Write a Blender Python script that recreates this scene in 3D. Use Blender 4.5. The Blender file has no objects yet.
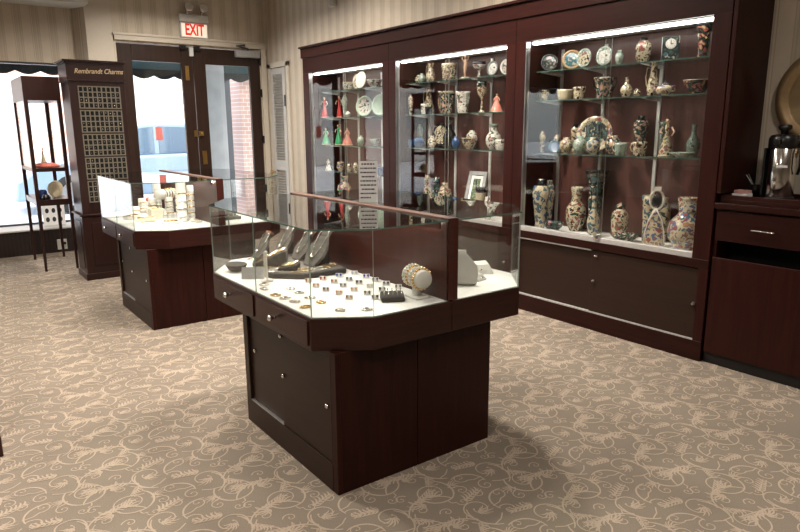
import bpy, bmesh, math, random
from mathutils import Vector, Matrix
from math import sin, cos, pi, radians, sqrt, atan2
random.seed(7)
S = bpy.context.scene
COL = S.collection

# ------------------------------------------------------------------ camera
CAM = Vector((0, 0, 1.343)); FPX = 645.68; PITCH = .211; ROLL = -.006; YAW = .635
Fv = Vector((sin(YAW)*cos(PITCH), cos(YAW)*cos(PITCH), -sin(PITCH)))
Rv = Vector((cos(YAW), -sin(YAW), 0)); Uv = Rv.cross(Fv)
R2 = Rv*cos(ROLL)+Uv*sin(ROLL); U2 = R2.cross(Fv)
cd = bpy.data.cameras.new('camera'); cam = bpy.data.objects.new('camera', cd); COL.objects.link(cam)
cd.sensor_width = 36; cd.sensor_fit = 'HORIZONTAL'; cd.lens = 36*FPX/800; cd.clip_start = .05; cd.clip_end = 200
m = Matrix.Identity(4)
for i in range(3):
    m[i][0] = R2[i]; m[i][1] = U2[i]; m[i][2] = -Fv[i]; m[i][3] = CAM[i]
cam.matrix_world = m
S.camera = cam
S.view_settings.view_transform = 'Standard'; S.view_settings.look = 'None'
S.view_settings.gamma = 1; S.view_settings.use_curve_mapping = False
S.view_settings.exposure = 0.0

# ------------------------------------------------------------------ materials
def lin(c):
    return tuple(((x/255)/12.92 if x/255 <= .04045 else ((x/255+.055)/1.055)**2.4) for x in c)
def newmat(name):
    mt = bpy.data.materials.new(name); mt.use_nodes = True
    nt = mt.node_tree; b = nt.nodes['Principled BSDF']
    return mt, nt, b
def N(nt, t, **kw):
    n = nt.nodes.new(t)
    for k, v in kw.items():
        if k.startswith('i_'): n.inputs[k[2:].replace('_', ' ')].default_value = v
        else: setattr(n, k, v)
    return n
def L(nt, a, b): nt.links.new(a, b)
def ramp(nt, stops, interp='LINEAR'):
    r = nt.nodes.new('ShaderNodeValToRGB'); r.color_ramp.interpolation = interp
    e = r.color_ramp.elements
    while len(e) < len(stops): e.new(.5)
    for el, (p, c) in zip(e, stops):
        el.position = p; el.color = (*c[:3], 1)
    return r
def simple(name, col, rough=.5, metal=0, coat=0, spec=.5, emis=None, es=0, noise=.08, scale=40):
    mt, nt, b = newmat(name)
    b.inputs['Roughness'].default_value = rough; b.inputs['Metallic'].default_value = metal
    b.inputs['Coat Weight'].default_value = coat; b.inputs['Specular IOR Level'].default_value = spec
    tc = N(nt, 'ShaderNodeTexCoord'); n = N(nt, 'ShaderNodeTexNoise', i_Scale=scale, i_Detail=3.0)
    L(nt, tc.outputs['Object'], n.inputs['Vector'])
    r = ramp(nt, [(.3, tuple(x*(1-noise) for x in col)), (.7, tuple(min(1, x*(1+noise)) for x in col))])
    L(nt, n.outputs['Fac'], r.inputs['Fac']); L(nt, r.outputs['Color'], b.inputs['Base Color'])
    if emis:
        b.inputs['Emission Color'].default_value = (*emis, 1); b.inputs['Emission Strength'].default_value = es
    return mt
def wood(name, dark, light, axis='z', rough=.38, coat=.1, sc=1.0, spec=.32):
    mt, nt, b = newmat(name)
    b.inputs['Roughness'].default_value = rough; b.inputs['Coat Weight'].default_value = coat
    b.inputs['Coat Roughness'].default_value = .12; b.inputs['Specular IOR Level'].default_value = spec
    tc = N(nt, 'ShaderNodeTexCoord'); mp = N(nt, 'ShaderNodeMapping')
    s = {'z': (22, 22, 1.1), 'y': (22, 1.1, 22), 'x': (1.1, 22, 22), 'xy': (2, 2, 30)}[axis]
    mp.inputs['Scale'].default_value = tuple(q*sc for q in s)
    L(nt, tc.outputs['Object'], mp.inputs['Vector'])
    n = N(nt, 'ShaderNodeTexNoise', i_Scale=2.2, i_Detail=6.0, i_Roughness=.62, i_Distortion=.4)
    L(nt, mp.outputs['Vector'], n.inputs['Vector'])
    r = ramp(nt, [(.25, dark), (.52, tuple((a+c)/2 for a, c in zip(dark, light))), (.8, light)])
    L(nt, n.outputs['Fac'], r.inputs['Fac']); L(nt, r.outputs['Color'], b.inputs['Base Color'])
    return mt
def glass_mat(name, tint, boost=1.0, power=5):
    mt = bpy.data.materials.new(name); mt.use_nodes = True; nt = mt.node_tree; nt.nodes.clear()
    out = N(nt, 'ShaderNodeOutputMaterial'); tr = N(nt, 'ShaderNodeBsdfTransparent'); gl = N(nt, 'ShaderNodeBsdfGlossy')
    gl.inputs['Roughness'].default_value = .0; tr.inputs['Color'].default_value = (*tint, 1)
    ge = N(nt, 'ShaderNodeNewGeometry'); dt = N(nt, 'ShaderNodeVectorMath', operation='DOT_PRODUCT')
    L(nt, ge.outputs['Normal'], dt.inputs[0]); L(nt, ge.outputs['Incoming'], dt.inputs[1])
    ab = N(nt, 'ShaderNodeMath', operation='ABSOLUTE'); L(nt, dt.outputs['Value'], ab.inputs[0])
    su = N(nt, 'ShaderNodeMath', operation='SUBTRACT'); su.inputs[0].default_value = 1; L(nt, ab.outputs[0], su.inputs[1])
    pw = N(nt, 'ShaderNodeMath', operation='POWER'); L(nt, su.outputs[0], pw.inputs[0]); pw.inputs[1].default_value = power
    ma = N(nt, 'ShaderNodeMath', operation='MULTIPLY_ADD'); L(nt, pw.outputs[0], ma.inputs[0])
    ma.inputs[1].default_value = .96*boost; ma.inputs[2].default_value = .04*boost
    mx = N(nt, 'ShaderNodeMixShader'); L(nt, ma.outputs[0], mx.inputs['Fac']); L(nt, tr.outputs[0], mx.inputs[1]); L(nt, gl.outputs[0], mx.inputs[2])
    L(nt, mx.outputs[0], out.inputs['Surface'])
    return mt
def glass_edge(name, col, alpha):
    mt = bpy.data.materials.new(name); mt.use_nodes = True; nt = mt.node_tree; nt.nodes.clear()
    out = N(nt, 'ShaderNodeOutputMaterial'); tr = N(nt, 'ShaderNodeBsdfTransparent'); pr = N(nt, 'ShaderNodeBsdfPrincipled')
    pr.inputs['Base Color'].default_value = (*col, 1); pr.inputs['Roughness'].default_value = .15
    tr.inputs['Color'].default_value = (.55, .8, .7, 1)
    mx = N(nt, 'ShaderNodeMixShader'); mx.inputs['Fac'].default_value = alpha
    L(nt, tr.outputs[0], mx.inputs[1]); L(nt, pr.outputs[0], mx.inputs[2]); L(nt, mx.outputs[0], out.inputs['Surface'])
    return mt
def ceramic(name, base, cols, scale=26, cover=.5):
    scale *= 1.9; cover *= .85; cols = [tuple(.6*v+.4*sum(c)/3*.85 for v in c) for c in cols]; base = tuple(v*.88 for v in base)
    """glazed ware with a slip-trailed pattern of coloured patches outlined dark"""
    mt, nt, b = newmat(name)
    b.inputs['Roughness'].default_value = .16; b.inputs['Coat Weight'].default_value = .4
    tc = N(nt, 'ShaderNodeTexCoord')
    ns = N(nt, 'ShaderNodeTexNoise', i_Scale=scale*.62, i_Detail=1.5, i_Distortion=.6)
    L(nt, tc.outputs['Object'], ns.inputs['Vector'])
    k = len(cols); dk = tuple(.45*v for v in cols[0]); w_ = .16*cover
    r = ramp(nt, [(0, cols[0]), (.36-w_*.2, dk), (.385, base), (.56-w_*.4, base), (.58-w_*.4, dk), (.595-w_*.4, cols[1 % k]), (.66-w_*.3, cols[2 % k])], 'CONSTANT')
    L(nt, ns.outputs['Fac'], r.inputs['Fac'])
    mxv = N(nt, 'ShaderNodeMix', data_type='VECTOR'); mxv.inputs['Factor'].default_value = .02
    L(nt, tc.outputs['Object'], mxv.inputs[4]); L(nt, ns.outputs['Color'], mxv.inputs[5])
    vo = N(nt, 'ShaderNodeTexVoronoi', i_Scale=scale*.55); L(nt, mxv.outputs[1], vo.inputs['Vector'])
    sx = N(nt, 'ShaderNodeSeparateColor'); L(nt, vo.outputs['Color'], sx.inputs['Color'])
    fc = ramp(nt, [(0, cols[-1]), (.4, cols[k//2]), (.75, cols[-2 % k])], 'CONSTANT'); L(nt, sx.outputs['Red'], fc.inputs['Fac'])
    pet = ramp(nt, [(0, (1, 1, 1)), (.24+.18*cover, (.0, .0, .0))], 'CONSTANT'); L(nt, vo.outputs['Distance'], pet.inputs['Fac'])
    on = ramp(nt, [(0, (0, 0, 0)), (1-cover*.9, (1, 1, 1))], 'CONSTANT'); L(nt, sx.outputs['Green'], on.inputs['Fac'])
    ml = N(nt, 'ShaderNodeMath', operation='MULTIPLY'); L(nt, pet.outputs['Color'], ml.inputs[0]); L(nt, on.outputs['Color'], ml.inputs[1])
    mu = N(nt, 'ShaderNodeMix', data_type='RGBA'); L(nt, ml.outputs[0], mu.inputs['Factor'])
    L(nt, r.outputs['Color'], mu.inputs[6]); L(nt, fc.outputs['Color'], mu.inputs[7])
    L(nt, mu.outputs[2], b.inputs['Base Color'])
    return mt

M = {}
M['wood'] = wood('mahogany_panel', (.0145, .003, .0021), (.036, .0078, .0053), 'z', coat=0, spec=.16)
M['woodh'] = wood('mahogany_rail', (.0165, .0036, .0026), (.042, .0096, .0064), 'xy', coat=.08)
M['woody'] = wood('mahogany_cornice', (.0125, .0029, .0021), (.029, .0068, .0048), 'y', coat=0, spec=.16)
M['door_face'] = wood('laminate_door', (.019, .0088, .0058), (.029, .0138, .0092), 'y', rough=.42, coat=0, spec=.22)
M['back'] = wood('cabinet_back', (.080, .032, .027), (.122, .052, .044), 'z', rough=.4, coat=.1)
M['partition'] = wood('partition_wood', (.034, .0078, .005), (.072, .0175, .011), 'y')
M['barwood'] = wood('bar_wood', (.10, .042, .028), (.16, .075, .05), 'y')
M['darkdoor'] = wood('street_door_wood', (.018, .009, .006), (.042, .021, .014), 'z', rough=.35)
M['redwood'] = wood('stand_wood', (.018, .006, .005), (.032, .011, .009), 'z')
M['kick'] = simple('black_kick', (.006, .0045, .004), .6)
M['void'] = simple('dark_recess', (.003, .0025, .0025), .9)
M['silver'] = simple('brushed_aluminium', (.55, .55, .56), .32, .9)
M['track'] = simple('satin_track', (.46, .45, .44), .45, .3)
M['chrome'] = simple('chrome', (.75, .75, .76), .12, 1)
M['standard'] = simple('shelf_standard_metal', (.72, .72, .70), .35, .3)
M['brass'] = simple('brass', (.55, .36, .12), .3, 1)
M['gold'] = simple('gold_jewellery', (.72, .47, .18), .25, 1)
M['goldframe'] = simple('bronze_gilt', (.36, .25, .14), .36, .55)
M['mirror'] = simple('mirror_glass', (.82, .86, .85), .02, 1, noise=.01)
M['glass'] = glass_mat('clear_glass', (.985, .992, .986))
M['tableglass'] = glass_mat('counter_glass', (.955, .98, .965), 1.2, 3.4)
M['gedge'] = glass_edge('glass_edge', (.10, .17, .14), .75)
M['gseam'] = glass_edge('glass_seam', (.42, .46, .43), .7)
M['shelfedge'] = glass_edge('shelf_edge', (.06, .11, .09), .8)
M['white'] = simple('white_deck', (.80, .79, .76), .5, noise=.02)
M['display'] = simple('white_leatherette', (.74, .72, .68), .45, noise=.03)
M['cream'] = simple('cream_leatherette', (.70, .62, .51), .5, noise=.05)
M['paint'] = simple('cream_paint', (.60, .54, .455), .55, noise=.02)
M['doorpaint'] = simple('white_door_paint', (.52, .50, .47), .5, noise=.02)
M['ceil'] = simple('ceiling_paint', (.62, .61, .58), .8, noise=.02)
M['paper'] = simple('paper', (.90, .90, .90), .7, noise=.02)
M['ink'] = simple('ink', (.03, .03, .035), .7)
M['black'] = simple('black_plastic', (.008, .008, .009), .3)
M['steel'] = simple('polished_steel', (.62, .60, .58), .16, 1)
M['grey'] = simple('grey_plastic', (.36, .36, .36), .5)
M['lgrey'] = simple('light_grey_plastic', (.60, .60, .58), .5)
M['velvet'] = simple('charcoal_velvet', (.030, .026, .023), .75, noise=.25)
M['velvet2'] = simple('grey_taupe_velvet', (.135, .12, .105), .7, noise=.2)
M['copper'] = simple('copper_cap', (.48, .25, .16), .35, .6)
M['silverchain'] = simple('silver_jewellery', (.75, .72, .66), .25, .9)
M['teal'] = simple('teal_canvas', (.016, .05, .055), .8)
M['valance'] = simple('dark_valance', (.012, .017, .02), .8)
M['lamp'] = simple('lamp_tube', (.9, .9, .9), .5, emis=(1, .96, .90), es=13)
M['caselamp'] = simple('case_tube', (.9, .9, .9), .5, emis=(1, .95, .86), es=24)
M['exitface'] = simple('exit_face', (.85, .74, .62), .4, emis=(1, .80, .62), es=.55)
M['exitred'] = simple('exit_red', (.55, .02, .015), .4, emis=(1, .03, .02), es=.35)
M['snow'] = simple('slushy_snow', (.80, .80, .80), .8, noise=.06, scale=1.2)
M['carpaint'] = simple('pale_blue_car', (.30, .42, .56), .25, coat=.5, noise=.01)
M['carglass'] = simple('car_window', (.13, .20, .28), .06, spec=.8)
M['tyre'] = simple('tyre', (.02, .02, .02), .8)
M['stone'] = simple('grey_stone', (.42, .42, .42), .7, noise=.1, scale=6)
M['anod'] = simple('dark_metal_frame', (.06, .065, .075), .4, .4)
M['redsticker'] = simple('red_sticker', (.75, .22, .20), .6)
M['redcloth'] = simple('red_cloth', (.55, .14, .10), .85, noise=.35, scale=60)
M['bluegl'] = simple('blue_ceramic', (.02, .05, .22), .15)
M['pinkpk'] = simple('pink_packet', (.75, .45, .42), .6)
for nm, c in dict(ruby=(.35, .01, .02), sapphire=(.01, .04, .40), onyx=(.01, .01, .012), amber=(.45, .17, .04), peach=(.72, .42, .27), pearl=(.72, .68, .60), brown=(.16, .07, .035), opal=(.45, .55, .62), smoky=(.12, .11, .10)).items():
    M[nm] = simple('gem_'+nm, c, .12, coat=.6)

def stripes():
    mt, nt, b = newmat('striped_wallpaper'); b.inputs['Roughness'].default_value = .7
    tc = N(nt, 'ShaderNodeTexCoord'); sp = N(nt, 'ShaderNodeSeparateXYZ'); L(nt, tc.outputs['Object'], sp.inputs[0])
    ad = N(nt, 'ShaderNodeMath', operation='ADD'); L(nt, sp.outputs[0], ad.inputs[0]); L(nt, sp.outputs[1], ad.inputs[1])
    ml = N(nt, 'ShaderNodeMath', operation='MULTIPLY'); ml.inputs[1].default_value = 1/.17; L(nt, ad.outputs[0], ml.inputs[0])
    fr = N(nt, 'ShaderNodeMath', operation='FRACT'); L(nt, ml.outputs[0], fr.inputs[0])
    c1 = (.60, .525, .43); c2 = (.47, .40, .315); c3 = (.54, .465, .37)
    r = ramp(nt, [(0, c1), (.40, c2), (.44, c1), (.50, c2), (.55, c3), (.60, c2), (.64, c3), (.74, c2), (.80, c3), (.86, c2), (.90, c1)], 'CONSTANT')
    L(nt, fr.outputs[0], r.inputs['Fac'])
    no = N(nt, 'ShaderNodeTexNoise', i_Scale=9.0, i_Detail=4.0); L(nt, tc.outputs['Object'], no.inputs['Vector'])
    rr = ramp(nt, [(.35, (.93, .93, .93)), (.65, (1, 1, 1))]); L(nt, no.outputs['Fac'], rr.inputs['Fac'])
    mu = N(nt, 'ShaderNodeMix', data_type='RGBA', blend_type='MULTIPLY'); mu.inputs['Factor'].default_value = 1
    L(nt, r.outputs['Color'], mu.inputs[6]); L(nt, rr.outputs['Color'], mu.inputs[7]); L(nt, mu.outputs[2], b.inputs['Base Color'])
    return mt
M['wallpaper'] = stripes()
def carpet(name, a, c):
    mt, nt, b = newmat(name); b.inputs['Roughness'].default_value = .95; b.inputs['Specular IOR Level'].default_value = .1
    tc = N(nt, 'ShaderNodeTexCoord')
    n1 = N(nt, 'ShaderNodeTexNoise', i_Scale=260.0, i_Detail=2.0); n2 = N(nt, 'ShaderNodeTexNoise', i_Scale=2.6, i_Detail=4.0)
    L(nt, tc.outputs['Object'], n1.inputs['Vector']); L(nt, tc.outputs['Object'], n2.inputs['Vector'])
    r = ramp(nt, [(.3, a), (.7, c)]); L(nt, n1.outputs['Fac'], r.inputs['Fac'])
    r2 = ramp(nt, [(.35, (.88, .88, .88)), (.65, (1, 1, 1))]); L(nt, n2.outputs['Fac'], r2.inputs['Fac'])
    mu = N(nt, 'ShaderNodeMix', data_type='RGBA', blend_type='MULTIPLY'); mu.inputs['Factor'].default_value = 1
    L(nt, r.outputs['Color'], mu.inputs[6]); L(nt, r2.outputs['Color'], mu.inputs[7]); L(nt, mu.outputs[2], b.inputs['Base Color'])
    bp_ = N(nt, 'ShaderNodeBump', i_Strength=.25, i_Distance=.004); L(nt, n1.outputs['Fac'], bp_.inputs['Height']); L(nt, bp_.outputs['Normal'], b.inputs['Normal'])
    return mt
M['carpet'] = carpet('carpet_ground', (.186, .154, .123), (.25, .208, .168))
M['scroll'] = carpet('carpet_scroll', (.365, .296, .23), (.445, .362, .285))
def brick():
    mt, nt, b = newmat('pink_brick'); b.inputs['Roughness'].default_value = .85
    tc = N(nt, 'ShaderNodeTexCoord'); mp = N(nt, 'ShaderNodeMapping'); mp.inputs['Rotation'].default_value = (pi/2, 0, 0)
    L(nt, tc.outputs['Object'], mp.inputs['Vector'])
    br = N(nt, 'ShaderNodeTexBrick', i_Scale=4.0); br.inputs['Color1'].default_value = (.52, .34, .29, 1); br.inputs['Color2'].default_value = (.46, .28, .24, 1)
    br.inputs['Mortar'].default_value = (.6, .56, .52, 1)
    L(nt, mp.outputs['Vector'], br.inputs['Vector']); L(nt, br.outputs['Color'], b.inputs['Base Color'])
    return mt
M['brick'] = brick()

CREAM = (.58, .50, .35); GRN = (.03, .09, .05); DGRN = (.012, .04, .03); BLU = (.03, .12, .32); TEAL = (.03, .17, .21); RED = (.40, .035, .03); PINK = (.50, .17, .17); YEL = (.55, .36, .08); BLK = (.012, .012, .014); PUR = (.10, .035, .09); BRN = (.20, .09, .04); WHT = (.70, .67, .60); ORG = (.55, .20, .05)
K = {
 'creamflor': ceramic('ceramic_cream_floral', CREAM, [GRN, BRN, RED, YEL, BLK], 30, .55),
 'creamblk': ceramic('ceramic_cream_black', CREAM, [BLK, BRN, BLK], 34, .32),
 'greenflor': ceramic('ceramic_green_floral', DGRN, [CREAM, PINK, YEL, GRN], 30, .5),
 'blueflor': ceramic('ceramic_blue_floral', CREAM, [BLU, TEAL, BRN, BLU], 20, .55),
 'darkflor': ceramic('ceramic_dark_floral', (.02, .03, .035), [CREAM, GRN, TEAL, PINK], 26, .5),
 'redflor': ceramic('ceramic_red_poppy', (.015, .03, .02), [RED, RED, YEL, CREAM, GRN], 22, .68),
 'pinkflor': ceramic('ceramic_pink_floral', CREAM, [PINK, GRN, PUR, CREAM], 28, .55),
 'orangeflor': ceramic('ceramic_orange_floral', CREAM, [ORG, BLU, RED, YEL, TEAL], 24, .7),
 'paleg': ceramic('ceramic_pale_green', (.33, .42, .34), [(.2, .3, .22), WHT, (.25, .33, .3)], 30, .45),
 'palegr': ceramic('ceramic_grey_green', (.13, .17, .14), [(.07, .11, .09), (.22, .27, .24), DGRN], 34, .5),
 'tealrim': ceramic('ceramic_teal', TEAL, [CREAM, (.02, .1, .12), CREAM], 30, .35),
 'tealface': ceramic('ceramic_teal_bird', TEAL, [CREAM, WHT, (.02, .1, .12)], 24, .4),
 'white': ceramic('ceramic_white_floral', WHT, [(.6, .5, .45), GRN, PINK], 26, .25),
 'plainw': simple('white_porcelain', WHT, .15, coat=.4, noise=.03),
 'plaing': simple('celadon_glaze', (.42, .52, .42), .15, coat=.4),
 'black': simple('black_glaze', BLK, .12, coat=.4),
 'tan': simple('tan_glaze', (.50, .30, .13), .2, coat=.4),
 'creamp': simple('cream_glaze', CREAM, .18, coat=.4, noise=.12),
 'redp': simple('red_glaze', (.42, .04, .04), .2, coat=.4),
 'greenp': simple('green_glaze', (.04, .30, .13), .2, coat=.4),
 'pinkp': simple('salmon_glaze', (.60, .20, .15), .2, coat=.4),
 'skin': simple('flesh_glaze', (.60, .38, .26), .25, coat=.3),
 'hair': simple('brown_glaze', (.09, .045, .025), .25, coat=.3),
 'bluep': simple('blue_glaze', (.02, .06, .16), .12, coat=.5),
 'landscape': ceramic('landscape_picture', (.10, .16, .08), [(.2, .3, .12), (.45, .45, .3), (.05, .09, .05)], 60, .6),
}

# ------------------------------------------------------------------ mesh builder
class MB:
    def __init__(s): s.v = []; s.f = []; s.m = []; s.s = []
    def add(s, vs, fs, mi=0, sm=False, T=None):
        o = len(s.v)
        s.v += [tuple(T @ Vector(p)) if T is not None else tuple(p) for p in vs]
        for f in fs: s.f.append([o+i for i in f]); s.m.append(mi); s.s.append(sm)
        return s
    def box(s, x0, x1, y0, y1, z0, z1, mi=0, T=None, edge=None):
        if x0 > x1: x0, x1 = x1, x0
        if y0 > y1: y0, y1 = y1, y0
        if z0 > z1: z0, z1 = z1, z0
        vs = [(x0,y0,z0),(x1,y0,z0),(x1,y1,z0),(x0,y1,z0),(x0,y0,z1),(x1,y0,z1),(x1,y1,z1),(x0,y1,z1)]
        return s.add(vs, [(0,3,2,1),(4,5,6,7),(0,1,5,4),(1,2,6,5),(2,3,7,6),(3,0,4,7)], mi, False, T)
    def prism(s, poly, z0, z1, mi=0, side=None, T=None):
        n = len(poly); vs = [(p[0], p[1], z0) for p in poly]+[(p[0], p[1], z1) for p in poly]
        s.add(vs, [tuple(range(n-1, -1, -1)), tuple(range(n, 2*n))], mi, False, T)
        o = len(s.v)-2*n; sd = mi if side is None else side
        for i in range(n):
            j = (i+1) % n; s.f.append([o+i, o+j, o+n+j, o+n+i]); s.m.append(sd); s.s.append(False)
        return s
    def pane(s, p, q, z0, z1, th=.006, mi=0, edge=1):
        d = Vector((q[0]-p[0], q[1]-p[1], 0)); d.normalize(); n = Vector((-d.y, d.x, 0))*(th/2)
        poly = [(p[0]-n.x, p[1]-n.y), (q[0]-n.x, q[1]-n.y), (q[0]+n.x, q[1]+n.y), (p[0]+n.x, p[1]+n.y)]
        vs = [(a, b, z0) for a, b in poly]+[(a, b, z1) for a, b in poly]
        o = len(s.v); s.v += vs
        for f, mm in (((3,2,1,0), edge), ((4,5,6,7), edge), ((0,1,5,4), mi), ((1,2,6,5), edge), ((2,3,7,6), mi), ((3,0,4,7), edge)):
            s.f.append([o+i for i in f]); s.m.append(mm); s.s.append(False)
        return s
    def lathe(s, prof, n=20, T=None, mi=0, sq=1.0, mis=None, caps=True):
        vs = []; fs = []
        for r, z in prof:
            for k in range(n):
                a = 2*pi*k/n; vs.append((r*cos(a)*sq, r*sin(a), z))
        o = len(s.v)
        s.v += [tuple(T @ Vector(p)) if T is not None else p for p in vs]
        for i in range(len(prof)-1):
            for k in range(n):
                s.f.append([o+i*n+k, o+i*n+(k+1) % n, o+(i+1)*n+(k+1) % n, o+(i+1)*n+k]); s.m.append(mis[i] if mis else mi); s.s.append(True)
        if not caps: return s
        s.f.append([o+k for k in range(n-1, -1, -1)]); s.m.append(mis[0] if mis else mi); s.s.append(False)
        l = (len(prof)-1)*n
        s.f.append([o+l+k for k in range(n)]); s.m.append(mis[-1] if mis else mi); s.s.append(False)
        return s
    def tube(s, path, r, n=8, mi=0, closed=False, T=None):
        P = [Vector(p) for p in path]; k = len(P); vs = []
        up = Vector((0, 0, 1))
        for i, p in enumerate(P):
            a = P[(i-1) % k] if (closed or i > 0) else P[i]; b = P[(i+1) % k] if (closed or i < k-1) else P[i]
            d = (b-a).normalized()
            u = up if abs(d.dot(up)) < .95 else Vector((1, 0, 0))
            x = d.cross(u).normalized(); y = x.cross(d)
            rr = r[i] if isinstance(r, (list, tuple)) else r
            for j in range(n):
                an = 2*pi*j/n; vs.append(p+x*(rr*cos(an))+y*(rr*sin(an)))
        fs = []
        for i in range(k if closed else k-1):
            i2 = (i+1) % k
            for j in range(n): fs.append((i*n+j, i*n+(j+1) % n, i2*n+(j+1) % n, i2*n+j))
        if not closed:
            fs.append(tuple(range(n-1, -1, -1))); fs.append(tuple((k-1)*n+j for j in range(n)))
        return s.add(vs, fs, mi, True, T)
    def ball(s, c, r, mi=0, sx=1, sy=1, sz=1, n=12, T=None):
        prof = [(r*sin(pi*i/8), -r*cos(pi*i/8)) for i in range(9)]; prof[0] = (r*.02, -r); prof[-1] = (r*.02, r)
        TT = Matrix.Translation(c) @ Matrix.Diagonal((sx, sy, sz, 1))
        if T is not None: TT = T @ TT
        return s.lathe(prof, n, TT, mi)
    def build(s, name, mats, parent=None, bevel=0, label=None, seg=2):
        me = bpy.data.meshes.new(name); me.from_pydata(s.v, [], s.f)
        mats = mats if isinstance(mats, (list, tuple)) else [mats]
        for mt in mats: me.materials.append(mt)
        me.polygons.foreach_set('material_index', s.m); me.polygons.foreach_set('use_smooth', s.s)
        me.update()
        o = bpy.data.objects.new(name, me); COL.objects.link(o)
        if parent is not None:
            o.parent = parent
            if parent in ROOTS and ROOTS[parent]: o.matrix_parent_inverse = Matrix.Translation(-parent.location)
        if bevel:
            b = o.modifiers.new('bevel', 'BEVEL'); b.width = bevel; b.segments = seg; b.limit_method = 'ANGLE'; b.harden_normals = True
        if label: o['label'] = label
        return o
ROOTS = {}
def thing(name, label, cat, loc, group=None, rz=0, local=False):
    o = bpy.data.objects.new(name, None); COL.objects.link(o); o.location = loc; o.rotation_euler = (0, 0, rz)
    o.empty_display_size = .05
    o['label'] = label; o['category'] = cat
    if group: o['group'] = group
    ROOTS[o] = not local
    return o
def tag(o, label, cat, group=None, kind=None):
    o['label'] = label; o['category'] = cat
    if group: o['group'] = group
    if kind: o['kind'] = kind
    return o
def struct(name, mb, mats, bevel=0, label=None):
    o = mb.build(name, mats, None, bevel); o['kind'] = 'structure'
    if label: o['label'] = label
    return o
def copy_tree(o, parent=None):
    c = o.copy(); COL.objects.link(c)
    if parent is not None: c.parent = parent; c.matrix_parent_inverse = o.matrix_parent_inverse.copy()
    for ch in o.children: copy_tree(ch, c)
    return c
def text_mesh(txt, size, depth=.002, shear=0, xs=1.0, bold=0.0):
    cu = bpy.data.curves.new('txt', 'FONT'); cu.body = txt; cu.size = size; cu.extrude = depth; cu.shear = shear
    cu.align_x = 'CENTER'; cu.align_y = 'CENTER'; cu.offset = bold
    ob = bpy.data.objects.new('txt', cu); COL.objects.link(ob)
    dg = bpy.context.evaluated_depsgraph_get(); me = bpy.data.meshes.new_from_object(ob.evaluated_get(dg))
    vs = [(v.co.x*xs, v.co.y, v.co.z) for v in me.vertices]; fs = [tuple(p.vertices) for p in me.polygons]
    bpy.data.objects.remove(ob); bpy.data.curves.remove(cu); bpy.data.meshes.remove(me)
    return vs, fs
UPR = Matrix(((1,0,0,0),(0,0,-1,0),(0,1,0,0),(0,0,0,1)))     # xy text -> upright, facing -Y

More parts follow.
